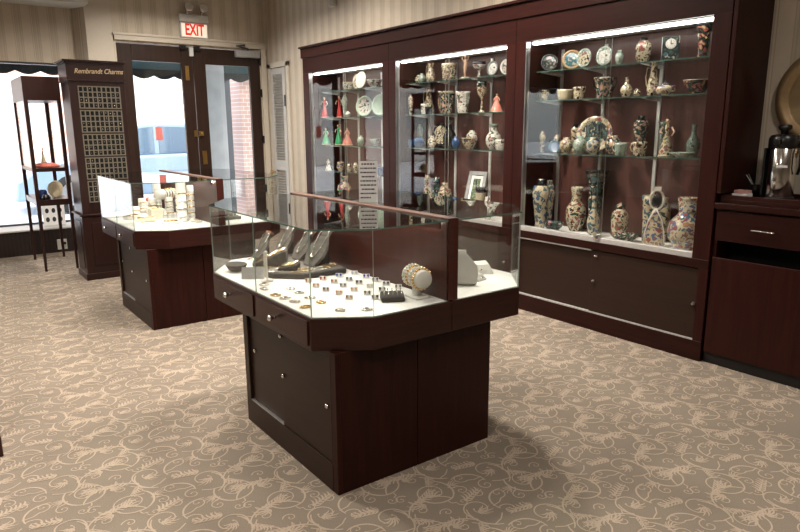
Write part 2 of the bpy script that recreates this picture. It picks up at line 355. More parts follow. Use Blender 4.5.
# ------------------------------------------------------------------ room shell
XW = 3.9; YD = 8.2; YW = 8.4; CEIL = 3.05
def floor():
    mb = MB(); mb.add([(-4, -3, 0), (XW, -3, 0), (XW, 8.0, 0), (-4, 8.0, 0)], [(0, 1, 2, 3)])
    mb.add([(1.7, 8.0, 0), (XW, 8.0, 0), (XW, YD+.25, 0), (1.7, YD+.25, 0)], [(0, 1, 2, 3)])
    Z = .0007
    def ribbon(pts, w):
        vs = []; n = len(pts)
        for i, p in enumerate(pts):
            a = pts[max(i-1, 0)]; b = pts[min(i+1, n-1)]
            dx, dy = b[0]-a[0], b[1]-a[1]; l = math.hypot(dx, dy) or 1
            ww = w(i/(n-1)) if callable(w) else w
            vs.append((p[0]-dy/l*ww, p[1]+dx/l*ww)); vs.append((p[0]+dy/l*ww, p[1]-dx/l*ww))
        return vs, [(2*i+1, 2*i+3, 2*i+2, 2*i) for i in range(n-1)]
    tile = ([], []); lay = [0]
    def put(vf, T=lambda p: p):
        o = len(tile[0]); lay[0] += 1; zz = .0006+lay[0]*5e-6; tile[0].extend((*T(p), zz) for p in vf[0]); tile[1].extend(tuple(o+i for i in f) for f in vf[1])
    def blob(c, r):
        n = 9; return [(c[0]+r*cos(2*pi*k/n), c[1]+r*sin(2*pi*k/n)) for k in range(n)], [tuple(range(n))]
    def spiral(c, r0, a0, turns, d, w0, T, shrink=.84):
        n = int(20*turns)+6; pts = []
        for i in range(n):
            t = i/(n-1); r = r0*(1-shrink*t**.8); a = a0+d*2*pi*turns*t
            pts.append((c[0]+r*cos(a), c[1]+r*sin(a)))
        put(ribbon(pts, lambda t: w0*(1-.45*t)), T); put(blob(pts[-1], w0*1.5), T)
        return pts
    def leaf(p, ang, ln, wd, T):
        pts = [(p[0]+cos(ang+.5*t*t)*ln*t, p[1]+sin(ang+.5*t*t)*ln*t) for t in [i/6 for i in range(7)]]
        put(ribbon(pts, lambda t: wd*(sin(pi*min(1, .12+t*.88)))**.8), T)
    def spray(p, ang, s, T):
        for da, l in ((-.95, .55), (-.55, .8), (-.2, 1), (.15, 1.05), (.5, .85), (.9, .55)):
            leaf((p[0]+cos(ang+da)*s*.12, p[1]+sin(ang+da)*s*.12), ang+da*1.05, s*l*1.1, s*.062, T)
    def feather(p, ang, s, T):
        for k in range(6):
            q = (p[0]+cos(ang)*s*k/6, p[1]+sin(ang)*s*k/6)
            leaf(q, ang+.55, s*.40*(1-.06*k), s*.036, T); leaf(q, ang-1.0, s*.34*(1-.06*k), s*.034, T)
        put(ribbon([(p[0]+cos(ang)*s*t, p[1]+sin(ang)*s*t) for t in (0, .3, .7, 1.05)], lambda t: s*.035*(1-t)+.001), T)
    P_ = .50; H = .34
    w = .0027
    def arc(c, r, a0, a1, T, w0=w):
        put(ribbon([(c[0]+r*cos(a0+(a1-a0)*k/16), c[1]+r*sin(a0+(a1-a0)*k/16)) for k in range(17)], lambda t: w0*(.75+.5*sin(pi*t))), T)
    def motif(T):
        # one large open scroll, a counter scroll and the curls and leaves that leave them
        spiral((.105, .070), .080, -2.0, 1.25, 1, w*1.15, T, .70)
        arc((.105, .070), .080, -2.0, -3.9, T, w*1.2)
        arc((.175, -.045), .110, 2.75, .45, T, w*1.2)
        spiral((.325, .052), .066, 3.9, 1.2, -1, w*1.1, T, .74)
        arc((.365, .020), .095, 2.5, 4.3, T, w*1.1)
        arc((.46, .02), .075, 3.4, 1.2, T, w*1.05)
        spiral((.212, .012), .034, .4, 1.25, 1, w*.95, T)
        spiral((.408, -.022), .038, 2.2, 1.2, -1, w*.95, T)
        spiral((.455, .075), .034, 4.2, 1.2, 1, w*.9, T)
        spiral((.262, -.045), .030, 5.0, 1.2, -1, w*.9, T)
        spiral((.010, .012), .032, 1.2, 1.2, 1, w*.9, T)
        spiral((.225, .110), .028, 2.9, 1.1, -1, w*.9, T)
        spiral((.060, -.045), .025, .2, 1.15, -1, w*.85, T)
        spiral((.480, -.045), .026, 2.0, 1.1, 1, w*.85, T)
        for a, b in (((.18, .05), (.215, .083)), ((.23, .04), (.262, .05)), ((.38, .03), (.44, .045)), ((.30, -.05), (.372, -.02)), ((.035, .06), (.01, .044)), ((.1, -.01), (.08, -.035)), ((.246, .01), (.262, -.015))):
            put(ribbon([a, ((a[0]+b[0])/2+.006, (a[1]+b[1])/2-.006), b], w*.9), T)
        feather((.185, .05), 2.75, .10, T); spray((.175, .040), -.2, .055, T)
        spray((.125, .04), 1.9, .055, T); feather((.325, .118), .25, .10, T); spray((.318, .050), -1.1, .05, T)
        feather((.275, -.010), 4.0, .075, T); spray((.02, .055), 2.4, .042, T)
    motif(lambda p: p)
    motif(lambda p: (.375-p[0], p[1]+.165))
    rot = .07; n = 0
    ext_v, ext_f, mi0 = mb.v, mb.f, mb.m
    for j in range(-1, 27):
        for i in range(-12, 14):
            ox, oy = i*P_+j*.06, j*H
            cx, cy = ox*cos(rot)-oy*sin(rot), ox*sin(rot)+oy*cos(rot)
            if cy < .1 or cy > 7.7 or cx > 3.35 or cx < -1.5 or cx < -.9-.0*cy or cx > .6+1.45*cy+.8: continue
            if cx < .12*cy-1.4: continue
            o = len(mb.v)
            mb.v += [((x+ox)*cos(rot)-(y+oy)*sin(rot), (x+ox)*sin(rot)+(y+oy)*cos(rot), zz) for x, y, zz in tile[0]]
            for f in tile[1]: mb.f.append([o+q for q in f]); mb.m.append(1); mb.s.append(False)
    # ribbons must face up
    o = struct('floor', mb, [M['carpet'], M['scroll']])
    return o
floor()
# right wall (with doorway-free louvre door mounted on it), door wall, window wall, others
mb = MB(); mb.box(XW, XW+.12, -3, YD+.12, 0, CEIL); struct('wall_right', mb, M['wallpaper'])
mb = MB()
DX0, DX1, DZ = 2.005, 3.775, 2.33
mb.box(1.98, DX0, YD, YD+.12, 0, CEIL); mb.box(DX1, XW, YD, YD+.12, 0, CEIL); mb.box(DX0, DX1, YD, YD+.12, DZ, CEIL)
struct('wall_door', mb, M['wallpaper'])
mb = MB(); mb.box(1.70, 1.98, YD-.006, YD+.12, 0, CEIL)
struct('trim_1', mb, M['paint'])
mb = MB(); mb.prism([(1.60, YW), (1.698, YD), (1.698, YW+.1), (1.60, YW+.1)], 0, 2.69); struct('wall_return', mb, M['wallpaper'])
mb = MB()
WZ0, WZ1 = .28, 2.075
mb.box(-4, 1.60, YW, YW+.1, WZ1, 2.75); mb.box(1.56, 1.62, YW, YW+.1, 0, WZ1); mb.box(-4.0, -3.05, YW, YW+.1, 0, WZ1); mb.box(-1.8, -.35, YW, YW+.1, 0, WZ1)
struct('wall_window', mb, M['wallpaper'])
def wains():
    mt, nt, b = newmat('dark_beadboard'); b.inputs['Roughness'].default_value = .4
    tc = N(nt, 'ShaderNodeTexCoord'); wv = N(nt, 'ShaderNodeTexWave', i_Scale=8.0); L(nt, tc.outputs['Object'], wv.inputs['Vector'])
    r = ramp(nt, [(.0, (.004, .003, .003)), (.2, (.018, .010, .009)), (1, (.022, .012, .011))]); L(nt, wv.outputs['Fac'], r.inputs['Fac']); L(nt, r.outputs['Color'], b.inputs['Base Color'])
    return mt
mb = MB(); mb.box(-4, 1.59, 8.0, 8.03, 0, .262); mb.box(1.59, 1.62, 8.0, 8.38, 0, .262); struct('baseboard_window', mb, wains())
mb = MB(); mb.box(-4, 1.62, 7.985, YW, .262, WZ0); struct('trim_2', mb, M['doorpaint'], .004)
mb = MB(); mb.box(-4, XW+.12, -3, 8.6, CEIL, CEIL+.1); mb.box(-4, 1.70, 7.95, YW, 2.672, CEIL)
struct('ceiling', mb, M['ceil'])
mb = MB(); mb.box(-4.12, -4, -3, YW+.1, 0, CEIL); struct('wall_left', mb, M['wallpaper'])
mb = MB(); mb.box(-4.12, XW+.12, -3.12, -3, 0, CEIL); struct('wall_back', mb, M['wallpaper'])
# window glazing and frame
for i_, (wx0, wx1) in enumerate(((-.35, 1.56), (-3.05, -1.8))):
    mb = MB(); mb.box(wx0, wx1, YW+.03, YW+.036, WZ0, WZ1); w = mb.build('window_%d' % (i_+1), [M['glass'], M['gedge']]); w['kind'] = 'structure'
    mb = MB(); mb.box(wx0, wx1, YW, YW+.07, WZ1-.022, WZ1); mb.box(wx0, wx1, YW, YW+.07, WZ0, WZ0+.02)
    for x in (wx0, wx1-.03): mb.box(x, x+.03, YW, YW+.07, WZ0+.02, WZ1-.022)
    mb.build('window_frame', M['anod'], w)
# door casing
mb = MB(); mb.box(1.985, 3.86, YD-.03, YD, DZ+.02, DZ+.085); mb.box(1.975, 3.87, YD-.042, YD, DZ+.075, DZ+.10)
mb.box(DX1+.01, DX1+.08, YD-.03, YD, 0, DZ+.02)
struct('trim_3', mb, M['paint'], .004)
# street doors
def street_door(name, x0, x1, gx0, gx1, label):
    mb = MB(); y0, y1 = YD-.0, YD+.05
    zt, gz0, gz1 = DZ-.01, .30, 2.13
    mb.box(x0, gx0, y0, y1, .01, zt); mb.box(gx1, x1, y0, y1, .01, zt); mb.box(gx0, gx1, y0, y1, gz1, zt); mb.box(gx0, gx1, y0, y1, .01, gz0)
    d = mb.build(name, M['darkdoor'], None, .004); d['kind'] = 'structure'; d['label'] = label
    mb = MB(); mb.box(gx0, gx1, YD+.02, YD+.026, gz0, gz1); mb.build('door_glass', [M['glass'], M['gedge']], d)
    return d
d1 = street_door('door_1', DX0+.005, 2.885, 2.165, 2.745, 'left leaf of the dark wooden street door')
d2 = street_door('door_2', 2.895, DX1-.005, 3.045, 3.63, 'right leaf of the dark wooden street door')
mb = MB(); mb.box(2.785, 2.83, YD-.012, YD, 1.93, 2.10); mb.box(2.80, 2.815, YD-.02, YD-.012, 2.0, 2.05); mb.build('lock_plate', M['brass'], d1, .003)
mb = MB(); mb.box(2.93, 2.985, YD-.012, YD, .90, 1.07); mb.box(2.945, 2.97, YD-.022, YD-.012, .95, 1.03); mb.build('lock_plate', M['brass'], d2, .003)
mb = MB(); mb.box(2.84, 2.885, YD-.015, YD, 1.245, 1.325); mb.build('latch', M['brass'], d1, .004)
mb = MB(); mb.box(2.90, 2.96, YD-.02, YD, 1.255, 1.315); mb.ball((2.93, YD-.03, 1.285), .016); mb.build('latch', M['brass'], d2, .004)
for dd, x in ((d1, 2.77), (d2, 2.94)):
    mb = MB(); mb.box(x-.04, x+.035, YD-.035, YD, 2.285, 2.335); mb.build('flush_bolt', M['black'], dd, .004)
mb = MB(); mb.box(2.845, 2.895, YD-.03, YD-.0, 2.215, 2.315); mb.build('contact_sensor', M['lgrey'], d1, .004)
mb = MB(); mb.box(3.43, 3.75, YD-.075, YD, 2.235, 2.322); c_ = mb.build('door_closer', M['grey'], d2, .01)
mb = MB(); mb.tube([(3.60, YD-.05, 2.322), (3.60, YD-.05, 2.345), (3.44, YD-.09, 2.365), (3.43, YD-.09, 2.365), (3.55, YD-.06, 2.385), (3.56, YD-.03, 2.385)], .010, 6); mb.build('closer_arm', M['anod'], c_)
for z in (.5, 1.15, 1.75, 2.15):
    mb = MB(); mb.box(3.752, 3.79, YD-.02, YD, z, z+.10); mb.build('hinge', M['black'], d2, .003)
# louvred white closet door on the right wall
LY0, LY1 = 7.68, 8.10
def louvre():
    mb = MB(); x0 = XW-.035
    zt = 2.10
    mb.box(x0, XW, LY0, LY0+.075, .01, zt); mb.box(x0, XW, LY1-.075, LY1, .01, zt)
    for z0, z1 in ((.01, .12), (.80, .93), (zt-.075, zt)): mb.box(x0, XW, LY0+.075, LY1-.075, z0, z1)
    d = mb.build('door_3', M['doorpaint'], None, .003); d['kind'] = 'structure'; d['label'] = 'narrow white louvred closet door'
    mb = MB()
    for z0, z1 in ((.13, .79), (.94, 2.02)):
        z = z0
        while z < z1-.02:
            T = Matrix.Translation((XW-.016, 0, z+.014)) @ Matrix.Rotation(radians(38), 4, 'Y')
            mb.box(-.018, .018, LY0+.075, LY1-.075, -.003, .003, 0, T); z += .034
    mb.build('louvre_slats', M['doorpaint'], d)
    mb = MB(); mb.lathe([(.014, 0), (.01, .012), (.012, .03), (.025, .042), (.027, .055), (.018, .066), (.004, .07)], 14, Matrix.Translation((x0, LY1-.035, .77)) @ Matrix.Rotation(-pi/2, 4, 'Y')); mb.build('door_knob', M['brass'], d)
    mb = MB(); mb.box(x0-.012, x0, LY0-.005, LY0+.02, 1.62, 1.76); mb.build('hinge', M['black'], d, .002)
louvre()
mb = MB(); mb.box(XW-.025, XW, LY0-.085, LY0-.01, 0, 2.17); mb.box(XW-.025, XW, LY1+.005, YD, 0, 2.17); mb.box(XW-.025, XW, LY0-.085, YD, 2.11, 2.18)
struct('trim_4', mb, M['paint'], .004)

# ------------------------------------------------------------------ exit sign, sensor, outlet
ex = thing('exit_sign', 'lit exit sign with red letters above the street doors', 'exit sign', (2.915, YD, 2.44))
mb = MB(); mb.box(2.745, 3.085, YD-.055, YD, 2.425, 2.60); mb.build('housing', M['lgrey'], ex, .008)
mb = MB(); mb.box(2.76, 3.07, YD-.06, YD-.052, 2.44, 2.588); mb.build('face', M['exitface'], ex, .003)
vs, fs = text_mesh('EXIT', .185, .002, 0, .62, .005)
mb = MB(); mb.add(vs, fs, 0, False, Matrix.Translation((2.915, YD-.063, 2.514)) @ UPR); mb.build('lettering', M['exitred'], ex)
mb = MB(); mb.box(2.735, 3.095, YD-.07, YD, 2.605, 2.70); mb.build('battery_box', M['lgrey'], ex, .012)
for x in (2.84, 3.02):
    mb = MB(); mb.lathe([(.02, -.02), (.045, 0), (.055, .03), (.055, .05), (.05, .055), (.01, .05)], 16, Matrix.Translation((x, YD-.10, 2.755)) @ Matrix.Rotation(radians(70), 4, 'X')); mb.box(x-.01, x+.01, YD-.06, YD-.03, 2.70, 2.745); mb.build('emergency_lamp', M['steel'], ex)
mb = MB(); mb.box(XW-.05, XW+.003, 6.43, 6.53, 2.64, 2.76); mb.ball((XW-.05, 6.48, 2.68), .025); tag(mb.build('motion_sensor', M['doorpaint'], None, .01), 'small white motion sensor high on the striped wall above the cabinets', 'sensor')
ou = thing('wall_outlet', 'white electrical outlet plate on the dark board below the shop window', 'outlet', (1.19, 8.0, .05))
mb = MB(); mb.box(1.135, 1.235, 7.99, 8.0, .03, .145); mb.build('plate', M['doorpaint'], ou, .004)
mb = MB(); mb.box(1.20, 1.225, 7.972, 7.99, .085, .115); mb.build('plug', M['black'], ou, .004)

# ------------------------------------------------------------------ wall cabinets
XF = 3.508; CB = XW-.004
ZS, ZV, ZC0, ZC1 = .603, 1.922, 2.083, 2.203
secs = [(4.918, 6.532, 5.019, 6.405, 'left', [1.73, 1.455, 1.165, .885]),
        (3.362, 4.918, 3.453, 4.818, 'middle', [1.73, 1.458, 1.168]),
        (1.830, 3.362, 1.933, 3.272, 'right', [1.726, 1.525, 1.160])]
def cabinet(y0, y1, oy0, oy1, which, shelves):
    lab = {'left': 'wood and glass wall cabinet nearest the louvred door, plates and figurines inside',
           'middle': 'middle wood and glass wall cabinet with a framed picture inside',
           'right': 'widest looking wall cabinet beside the coffee counter, big vases along its floor'}[which]
    t = thing('wall_cabinet', lab, 'display cabinet', (3.7, (y0+y1)/2, 0), 'wall cabinets along the right wall')
    e = .0015; y0 += e; y1 -= e
    mb = MB()
    mb.box(XF+.02, CB, y0, oy0-.02, .0, ZC0); mb.box(XF+.02, CB, oy1+.02, y1, 0, ZC0)       # sides
    mb.box(XF+.04, CB, oy0-.02, oy1+.02, .12, .575); mb.box(XF+.02, CB, oy0-.02, oy1+.02, ZV+.02, ZC0)
    mb.build('carcass', M['wood'], t)
    for a_, b_ in ((y0, oy0), (oy1, y1)):
        mb = MB(); mb.box(XF, XF+.02, a_, b_, .601, ZV); mb.build('stile', M['wood'], t, .002)
    mb = MB(); mb.box(XF, XF+.02, y0, y1, ZV, ZC0); mb.build('fascia', M['woody'], t, .002)
    mb = MB(); mb.box(XF, XF+.02, y0, y1, .549, .600); mb.build('rail', M['woody'], t, .002)
    mb = MB(); mb.box(XF, XF+.04, y0, y1, .0, .118); mb.build('plinth', M['woody'], t, .002)
    mb = MB(); mb.box(CB-.018, CB-.002, oy0-.02, oy1+.02, ZS, ZV+.02); mb.build('back_panel', M['back'], t)
    mb = MB(); mb.box(XF+.02, CB-.02, oy0-.02, oy1+.02, .585, .607); mb.build('deck', M['white'], t)
    mb = MB(); mb.box(XF+.002, XF+.045, oy0, oy1, .6, .634); mb.build('sill_track', M['track'], t, .003)
    for a_, b_, c_ in ((oy1-.006, oy1, .004), (oy0, oy0+.006, .03)):
        mb = MB(); mb.box(XF+c_, XF+.045, a_, b_, .634, ZV); mb.build('glass_jamb', M['silver'], t)
    ym = (oy0+oy1)/2
    mb = MB(); mb.pane((XF+.034, oy0), (XF+.034, ym+.03), .634, ZV, .006, 0, 1)
    g1 = mb.build('sliding_glass', [M['glass'], M['gseam']], t)
    mb = MB(); mb.pane((XF+.018, ym-.03), (XF+.018, oy1-.006), .634, ZV, .006, 0, 1)
    g2 = mb.build('sliding_glass', [M['glass'], M['gseam']], t)
    mb = MB(); mb.box(XF-.008, XF+.012, ym-.03, ym+.01, .618, .648); mb.lathe([(.011, 0), (.011, .018), (.006, .02)], 10, Matrix.Translation((XF-.004, ym-.01, .633)) @ Matrix.Rotation(-pi/2, 4, 'Y')); mb.build('glass_lock', M['chrome'], g2)
    # light
    mb = MB(); mb.box(XF+.06, XF+.10, oy0+.01, oy1-.01, 1.906, 1.918); mb.build('light_strip', M['lamp'], t)
    mb = MB(); mb.box(XF+.046, XF+.30, oy0, oy1, 1.919, 1.94); mb.build('light_housing', M['doorpaint'], t)
    # standards and shelves
    n = 3
    for yy in (oy1-.03, oy0+(oy1-oy0)*.70, oy0+(oy1-oy0)*.38):
        mb = MB(); mb.box(CB-.030, CB-.018, yy-.011, yy+.011, .62, 1.89)
        for sz in shelves:
            mb.add([(CB-.03, yy-.004, sz-.03), (CB-.03, yy+.004, sz-.03), (3.64, yy+.004, sz-.008), (3.64, yy-.004, sz-.008), (CB-.03, yy-.004, sz-.008), (CB-.03, yy+.004, sz-.008)], [(0,1,2,3), (0,3,4), (1,5,2), (4,3,2,5), (0,4,5,1)])
        mb.build('shelf_standard', M['standard'], t)
    for sz in shelves:
        mb = MB(); mb.prism([(3.62, oy0+.004), (CB-.031, oy0+.004), (CB-.031, oy1-.008), (3.62, oy1-.008)], sz-.008, sz, 0, 1)
        mb.build('glass_shelf', [M['glass'], M['shelfedge']], t)
    # lower sliding doors
    zl, zh = .126, .543
    mb = MB(); mb.box(XF+.012, XF+.024, oy0-.045, ym+.03, zl, zh); da = mb.build('cupboard_door', M['door_face'], t, .002)
    mb = MB(); mb.box(XF+.026, XF+.038, ym-.03, oy1+.02, zl, zh); db = mb.build('cupboard_door', M['door_face'], t, .002)
    mb = MB(); mb.box(XF+.004, XF+.04, ym+.03, oy1+.02, zh-.004, zh+.006); mb.build('door_track', M['track'], t)
    mb = MB(); mb.box(XF+.004, XF+.04, oy0-.045, oy1+.02, zl-.008, zl); mb.build('door_track', M['track'], t)
    for a_, b_, c_ in ((y0, oy0-.045, .025), (oy1+.02, y1, .04)):
        mb = MB(); mb.box(XF+.002, XF+c_, a_, b_, .118, .549); mb.build('lower_stile', M['wood'], t, .002)
    for (yy, zz, d, xx) in ((ym-.012, .51, da, XF+.012), (ym+.0, .34, da, XF+.012), (oy0-.03, .334, da, XF+.012)):
        mb = MB(); mb.lathe([(.013, 0), (.013, .012), (.007, .016), (.007, .022), (.002, .023)], 12, Matrix.Translation((xx, yy, zz)) @ Matrix.Rotation(-pi/2, 4, 'Y')); mb.build('lock', M['chrome'], d)
    return t
for a in secs: cabinet(*a)
# continuous cornice
mb = MB()
mb.box(XF-.012, CB, 1.815, 6.55, ZC0, ZC1-.02); mb.box(XF-.03, CB, 1.80, 6.566, ZC1-.02, ZC1)
tag(mb.build('cornice', M['woody'], None, .004), 'long dark wooden cornice running along the top of the wall cabinets', 'cornice')
mb = MB(); mb.box(XF+.004, CB, 1.805, 1.829, .98, ZC0)
tag(mb.build('end_panel', M['wood'], None, .002), 'tall dark wooden end panel closing the wall cabinets above the coffee counter', 'panel')

# ------------------------------------------------------------------ ware builder
PROF = {
 'ovoid': [(.5,0),(.56,.03),(.82,.28),(1,.56),(.93,.74),(.6,.87),(.42,.91),(.52,1),(.45,1),(.36,.92),(.1,.88)],
 'round': [(.5,0),(.6,.04),(.95,.30),(1,.52),(.85,.74),(.5,.86),(.42,.9),(.5,1),(.42,1),(.34,.9),(.1,.8)],
 'slim': [(.55,0),(.6,.03),(.55,.12),(.72,.38),(.98,.66),(1,.76),(.8,.88),(.45,.93),(.5,1),(.42,1),(.3,.92),(.05,.9)],
 'trumpet': [(.52,0),(.56,.03),(.42,.12),(.52,.35),(.60,.5),(.56,.62),(.62,.76),(.85,.93),(1,1),(.92,1),(.6,.8),(.1,.7)],
 'bottle': [(.55,0),(.62,.03),(.95,.25),(1,.38),(.75,.55),(.36,.68),(.28,.85),(.36,.97),(.40,1),(.30,1),(.2,.9),(.05,.85)],
 'beaker': [(.62,0),(.66,.03),(.68,.3),(.74,.6),(.86,.88),(1,1),(.93,1),(.8,.86),(.1,.5)],
 'bowl': [(.4,0),(.42,.12),(.6,.25),(.9,.62),(1,.95),(1,1),(.94,1),(.8,.65),(.1,.3)],
 'planter': [(.78,0),(.82,.04),(.92,.4),(.98,.8),(1,.86),(1,1),(.9,1),(.86,.85),(.1,.5)],
 'mug': [(.74,0),(.78,.04),(.86,.4),(.95,.8),(1,1),(.93,1),(.88,.8),(.1,.15)],
 'ginger': [(.62,0),(.66,.03),(.92,.25),(1,.5),(.92,.70),(.58,.80),(.5,.83),(.56,.86),(.56,.90),(.40,.95),(.16,.97),(.14,.99),(.05,1)],
 'bigjar': [(.55,0),(.60,.03),(.95,.22),(1,.38),(.90,.54),(.56,.66),(.46,.72),(.50,.86),(.58,.98),(.58,1),(.5,1),(.4,.8),(.05,.6)],
 'goblet': [(.6,0),(.6,.03),(.2,.1),(.14,.35),(.3,.48),(.8,.62),(1,.82),(.95,1),(.85,1),(.1,.7)],
 'candle': [(.9,0),(1,.04),(.8,.12),(.5,.2),(.4,.5),(.45,.85),(.7,.93),(.8,1),(.6,1),(.1,.95)],
 'jug': [(.72,0),(.8,.03),(.98,.2),(.85,.4),(.55,.62),(.50,.8),(.62,.97),(.68,1),(.58,1),(.45,.8),(.1,.6)],
 'dress': [(1,0),(1,.03),(.85,.15),(.6,.35),(.36,.52),(.26,.60),(.34,.70),(.36,.76),(.2,.80),(.12,.83),(.05,.84)],
}
def ware(kind, y, z, h, w, mk, label, cat, x=3.72, group=None, mk2=None, yaw=0):
    r = w/2; mt = K[mk]; m2 = K[mk2] if mk2 else mt
    if kind in ('plate', 'clock', 'frame', 'figure', 'crucifix', 'owl', 'reliquary') and not yaw and x > 3: yaw = {'plate': .3 if ('oval' in label or 'very large' in label) else .62, 'frame': .15}.get(kind, .5)
    name = cat.replace(' ', '_')
    t = None
    def root(): return thing(name, label, cat, (x, y, z), group, yaw, True)
    if kind in ('plate', 'dish'):
        R = max(h, w)/2
        if kind == 'dish':
            mb = MB(); mb.lathe([(r*.5, 0), (r*.55, h*.2), (r*.85, h*.6), (r, h), (r*.97, h), (r*.8, h*.65), (r*.5, h*.35), (.002, h*.3)], 28); o = mb.build(name, mt); o.location = (x, y, z); return tag(o, label, cat, group)
        t = root()
        T = Matrix.Translation((-.006, 0, R*.97+.004)) @ Matrix.Rotation(-pi/2-radians(-12), 4, 'Y')
        if h > 1.1*w or w > 1.1*h: T = T @ Matrix.Diagonal((min(1, h/(2*R))*1.0, min(1, w/(2*R)), 1, 1))
        mb = MB(); mb.lathe([(R*.55, -.012), (R*.6, -.012), (R*.95, .002), (R, .006), (R*.98, .009), (R*.76, .003), (R*.72, -.003)], 32, T, 0, 1.0, None, False); mb.build('rim', m2, t)
        mb = MB(); mb.lathe([(R*.60, -.012), (R*.76, -.004), (R*.76, .001), (R*.70, -.001)], 32, T); mb.build('well', mt, t)
        mb = MB()
        for s in (-1, 1):
            mb.tube([(-R*.35, s*R*.35, .003), (-R*.1, s*R*.3, .003), (.012, s*R*.25, .003), (R*.34, s*R*.12, R*1.1)], .0025, 5)
            mb.tube([(-R*.35, s*R*.35, .003), (-R*.36, s*R*.35, .014)], .0025, 5)
        mb.tube([(.012, -R*.25, .003), (.012, R*.25, .003)], .0025, 5)
        mb.build('stand', K['black'], t)
        return t
    if kind == 'clock':
        t = root()
        mb = MB(); mb.box(-.03, .03, -r, r, 0, h); mb.build('body', mt, t, .004)
        T = Matrix.Translation((-.031, 0, h*.68)) @ Matrix.Rotation(-pi/2, 4, 'Y')
        mb = MB(); mb.lathe([(r*.62, 0), (r*.62, .004), (r*.56, .006)], 26, T); d = mb.build('dial', K['plainw'], t)
        mb = MB(); mb.box(-.041, -.039, -.0015, .0015, h*.68-.002, h*.68+r*.42); mb.box(-.041, -.039, -r*.3, .002, h*.68-.0015, h*.68+.0015)
        for k in range(12):
            a = k*pi/6; mb.box(-.0395, -.038, sin(a)*r*.47-.001, sin(a)*r*.47+.001, h*.68+cos(a)*r*.47-.002, h*.68+cos(a)*r*.47+.002)
        mb.build('hands', K['black'], d)
        return t
    if kind == 'figure':
        t = root(); sc = h
        mb = MB(); mb.lathe([(p*r, q*h) for p, q in PROF['dress']], 20, None, 0, .8); mb.build('dress', mt, t)
        mb = MB(); mb.ball((0, 0, h*.89), h*.055, sz=1.2); 
        mb.tube([(0, -.1*h, h*.74), (-.02*h, -.17*h, h*.62), (-.10*h, -.12*h, h*.52)], [.028*h, .024*h, .016*h], 8); mb.tube([(0, .1*h, h*.74), (-.02*h, .17*h, h*.62), (-.11*h, .10*h, h*.58)], [.028*h, .024*h, .016*h], 8)
        mb.tube([(0, 0, h*.8), (0, 0, h*.86)], .028*h, 8); mb.build('head_and_arms', K['skin'], t)
        mb = MB(); mb.ball((.012*h, 0, h*.915), h*.062, sx=.95); mb.ball((.05*h, 0, h*.93), h*.03); mb.build('hair', m2 if mk2 else K['hair'], t)
        mb = MB(); mb.lathe([(r*1.05, 0), (r*1.05, h*.02), (r*1.0, h*.03)], 20, None, 0, .8); mb.build('base', K['creamp'], t)
        return t
    if kind == 'crucifix':      # slim standing figure with raised arms
        t = root()
        mb = MB(); mb.tube([(0, 0, .08*h), (.0, .01*h, .3*h), (0, 0, .52*h), (0, -.02*h, .66*h), (0, 0, .78*h), (0, 0, .84*h)], [.04*h, .05*h, .075*h, .065*h, .09*h, .03*h], 10); mb.ball((-.01*h, 0, .9*h), .055*h, sz=1.2)
        for s in (-1, 1): mb.tube([(0, s*.06*h, .77*h), (0, s*.15*h, .84*h), (0, s*.13*h, .99*h)], [.035*h, .028*h, .02*h], 7)
        mb.build('body', mt, t)
        mb = MB(); mb.lathe([(r, 0), (r, .05*h), (r*.7, .09*h)], 18); mb.build('base', m2, t)
        return t
    if kind == 'owl':
        t = root()
        mb = MB(); mb.lathe([(r*.6, 0), (r*.85, .12*h), (r, .35*h), (r*.85, .58*h), (r*.62, .68*h), (r*.70, .8*h), (r*.5, .93*h), (r*.1, .97*h)], 18)
        for s in (-1, 1): mb.tube([(-.0, s*r*.4, .88*h), (0, s*r*.5, h)], [r*.2, r*.03], 6)
        for s in (-1, 1): mb.ball((.1*r, s*r*.85, .4*h), r*.3, sz=2.6*h/(h+.001), sx=1.6)
        mb.build('body', mt, t)
        mb = MB(); 
        for s in (-1, 1): mb.ball((-r*.58, s*r*.3, .80*h), r*.16)
        mb.build('eyes', K['black'], t)
        mb = MB(); mb.lathe([(r*.8, 0), (r*.8, .05*h), (r*.6, .07*h)], 16); mb.build('base', m2, t)
        return t
    if kind == 'frame':
        t = root()
        T = Matrix.Rotation(radians(17), 4, 'Y'); fw = .032
        mb = MB()
        for a in ((-r, -r+fw, 0, h), (r-fw, r, 0, h), (-r+fw, r-fw, 0, fw), (-r+fw, r-fw, h-fw, h)): mb.box(-.009, .009, a[0], a[1], a[2], a[3], 0, T)
        mb.build('moulding', M['grey'], t, .003)
        mb = MB(); mb.box(0, .006, -r+fw, r-fw, fw, h-fw, 0, T); mb.build('mat_board', M['paper'], t)
        mb = MB(); mb.box(-.002, 0, -r+fw*1.8, r-fw*1.8, fw*1.9, h-fw*1.9, 0, T); mb.build('picture', K['landscape'], t)
        mb = MB(); mb.tube([(.012+.2*h, 0, .003), (.2*h, 0, .78*h)], .004, 6); mb.build('strut', K['black'], t)
        return t
    if kind == 'reliquary':     # tall pointed vase with an open white ring on top
        t = root()
        mb = MB(); mb.lathe([(r*.95, 0), (r, .02*h), (r*.92, .2*h), (r*.75, .4*h), (r*.42, .56*h), (r*.3, .62*h), (r*.05, .62*h)], 22, None, 0, .6); mb.build('body', mt, t)
        mb = MB()
        for s in (-1, 1): mb.tube([(-r*.35, s*r*.98, .01), (-r*.40, s*r*.85, .25*h), (-r*.38, s*r*.6, .45*h), (-r*.3, 0, .64*h)], .004, 6)
        mb.tube([(0, r*.62*cos(a), .78*h+.16*h*sin(a)) for a in [k*2*pi/18 for k in range(18)]], .007, 7, 0, True)
        mb.box(-.012, .012, -r*.35, r*.35, .93*h, h); mb.build('white_handles', K['plainw'], t)
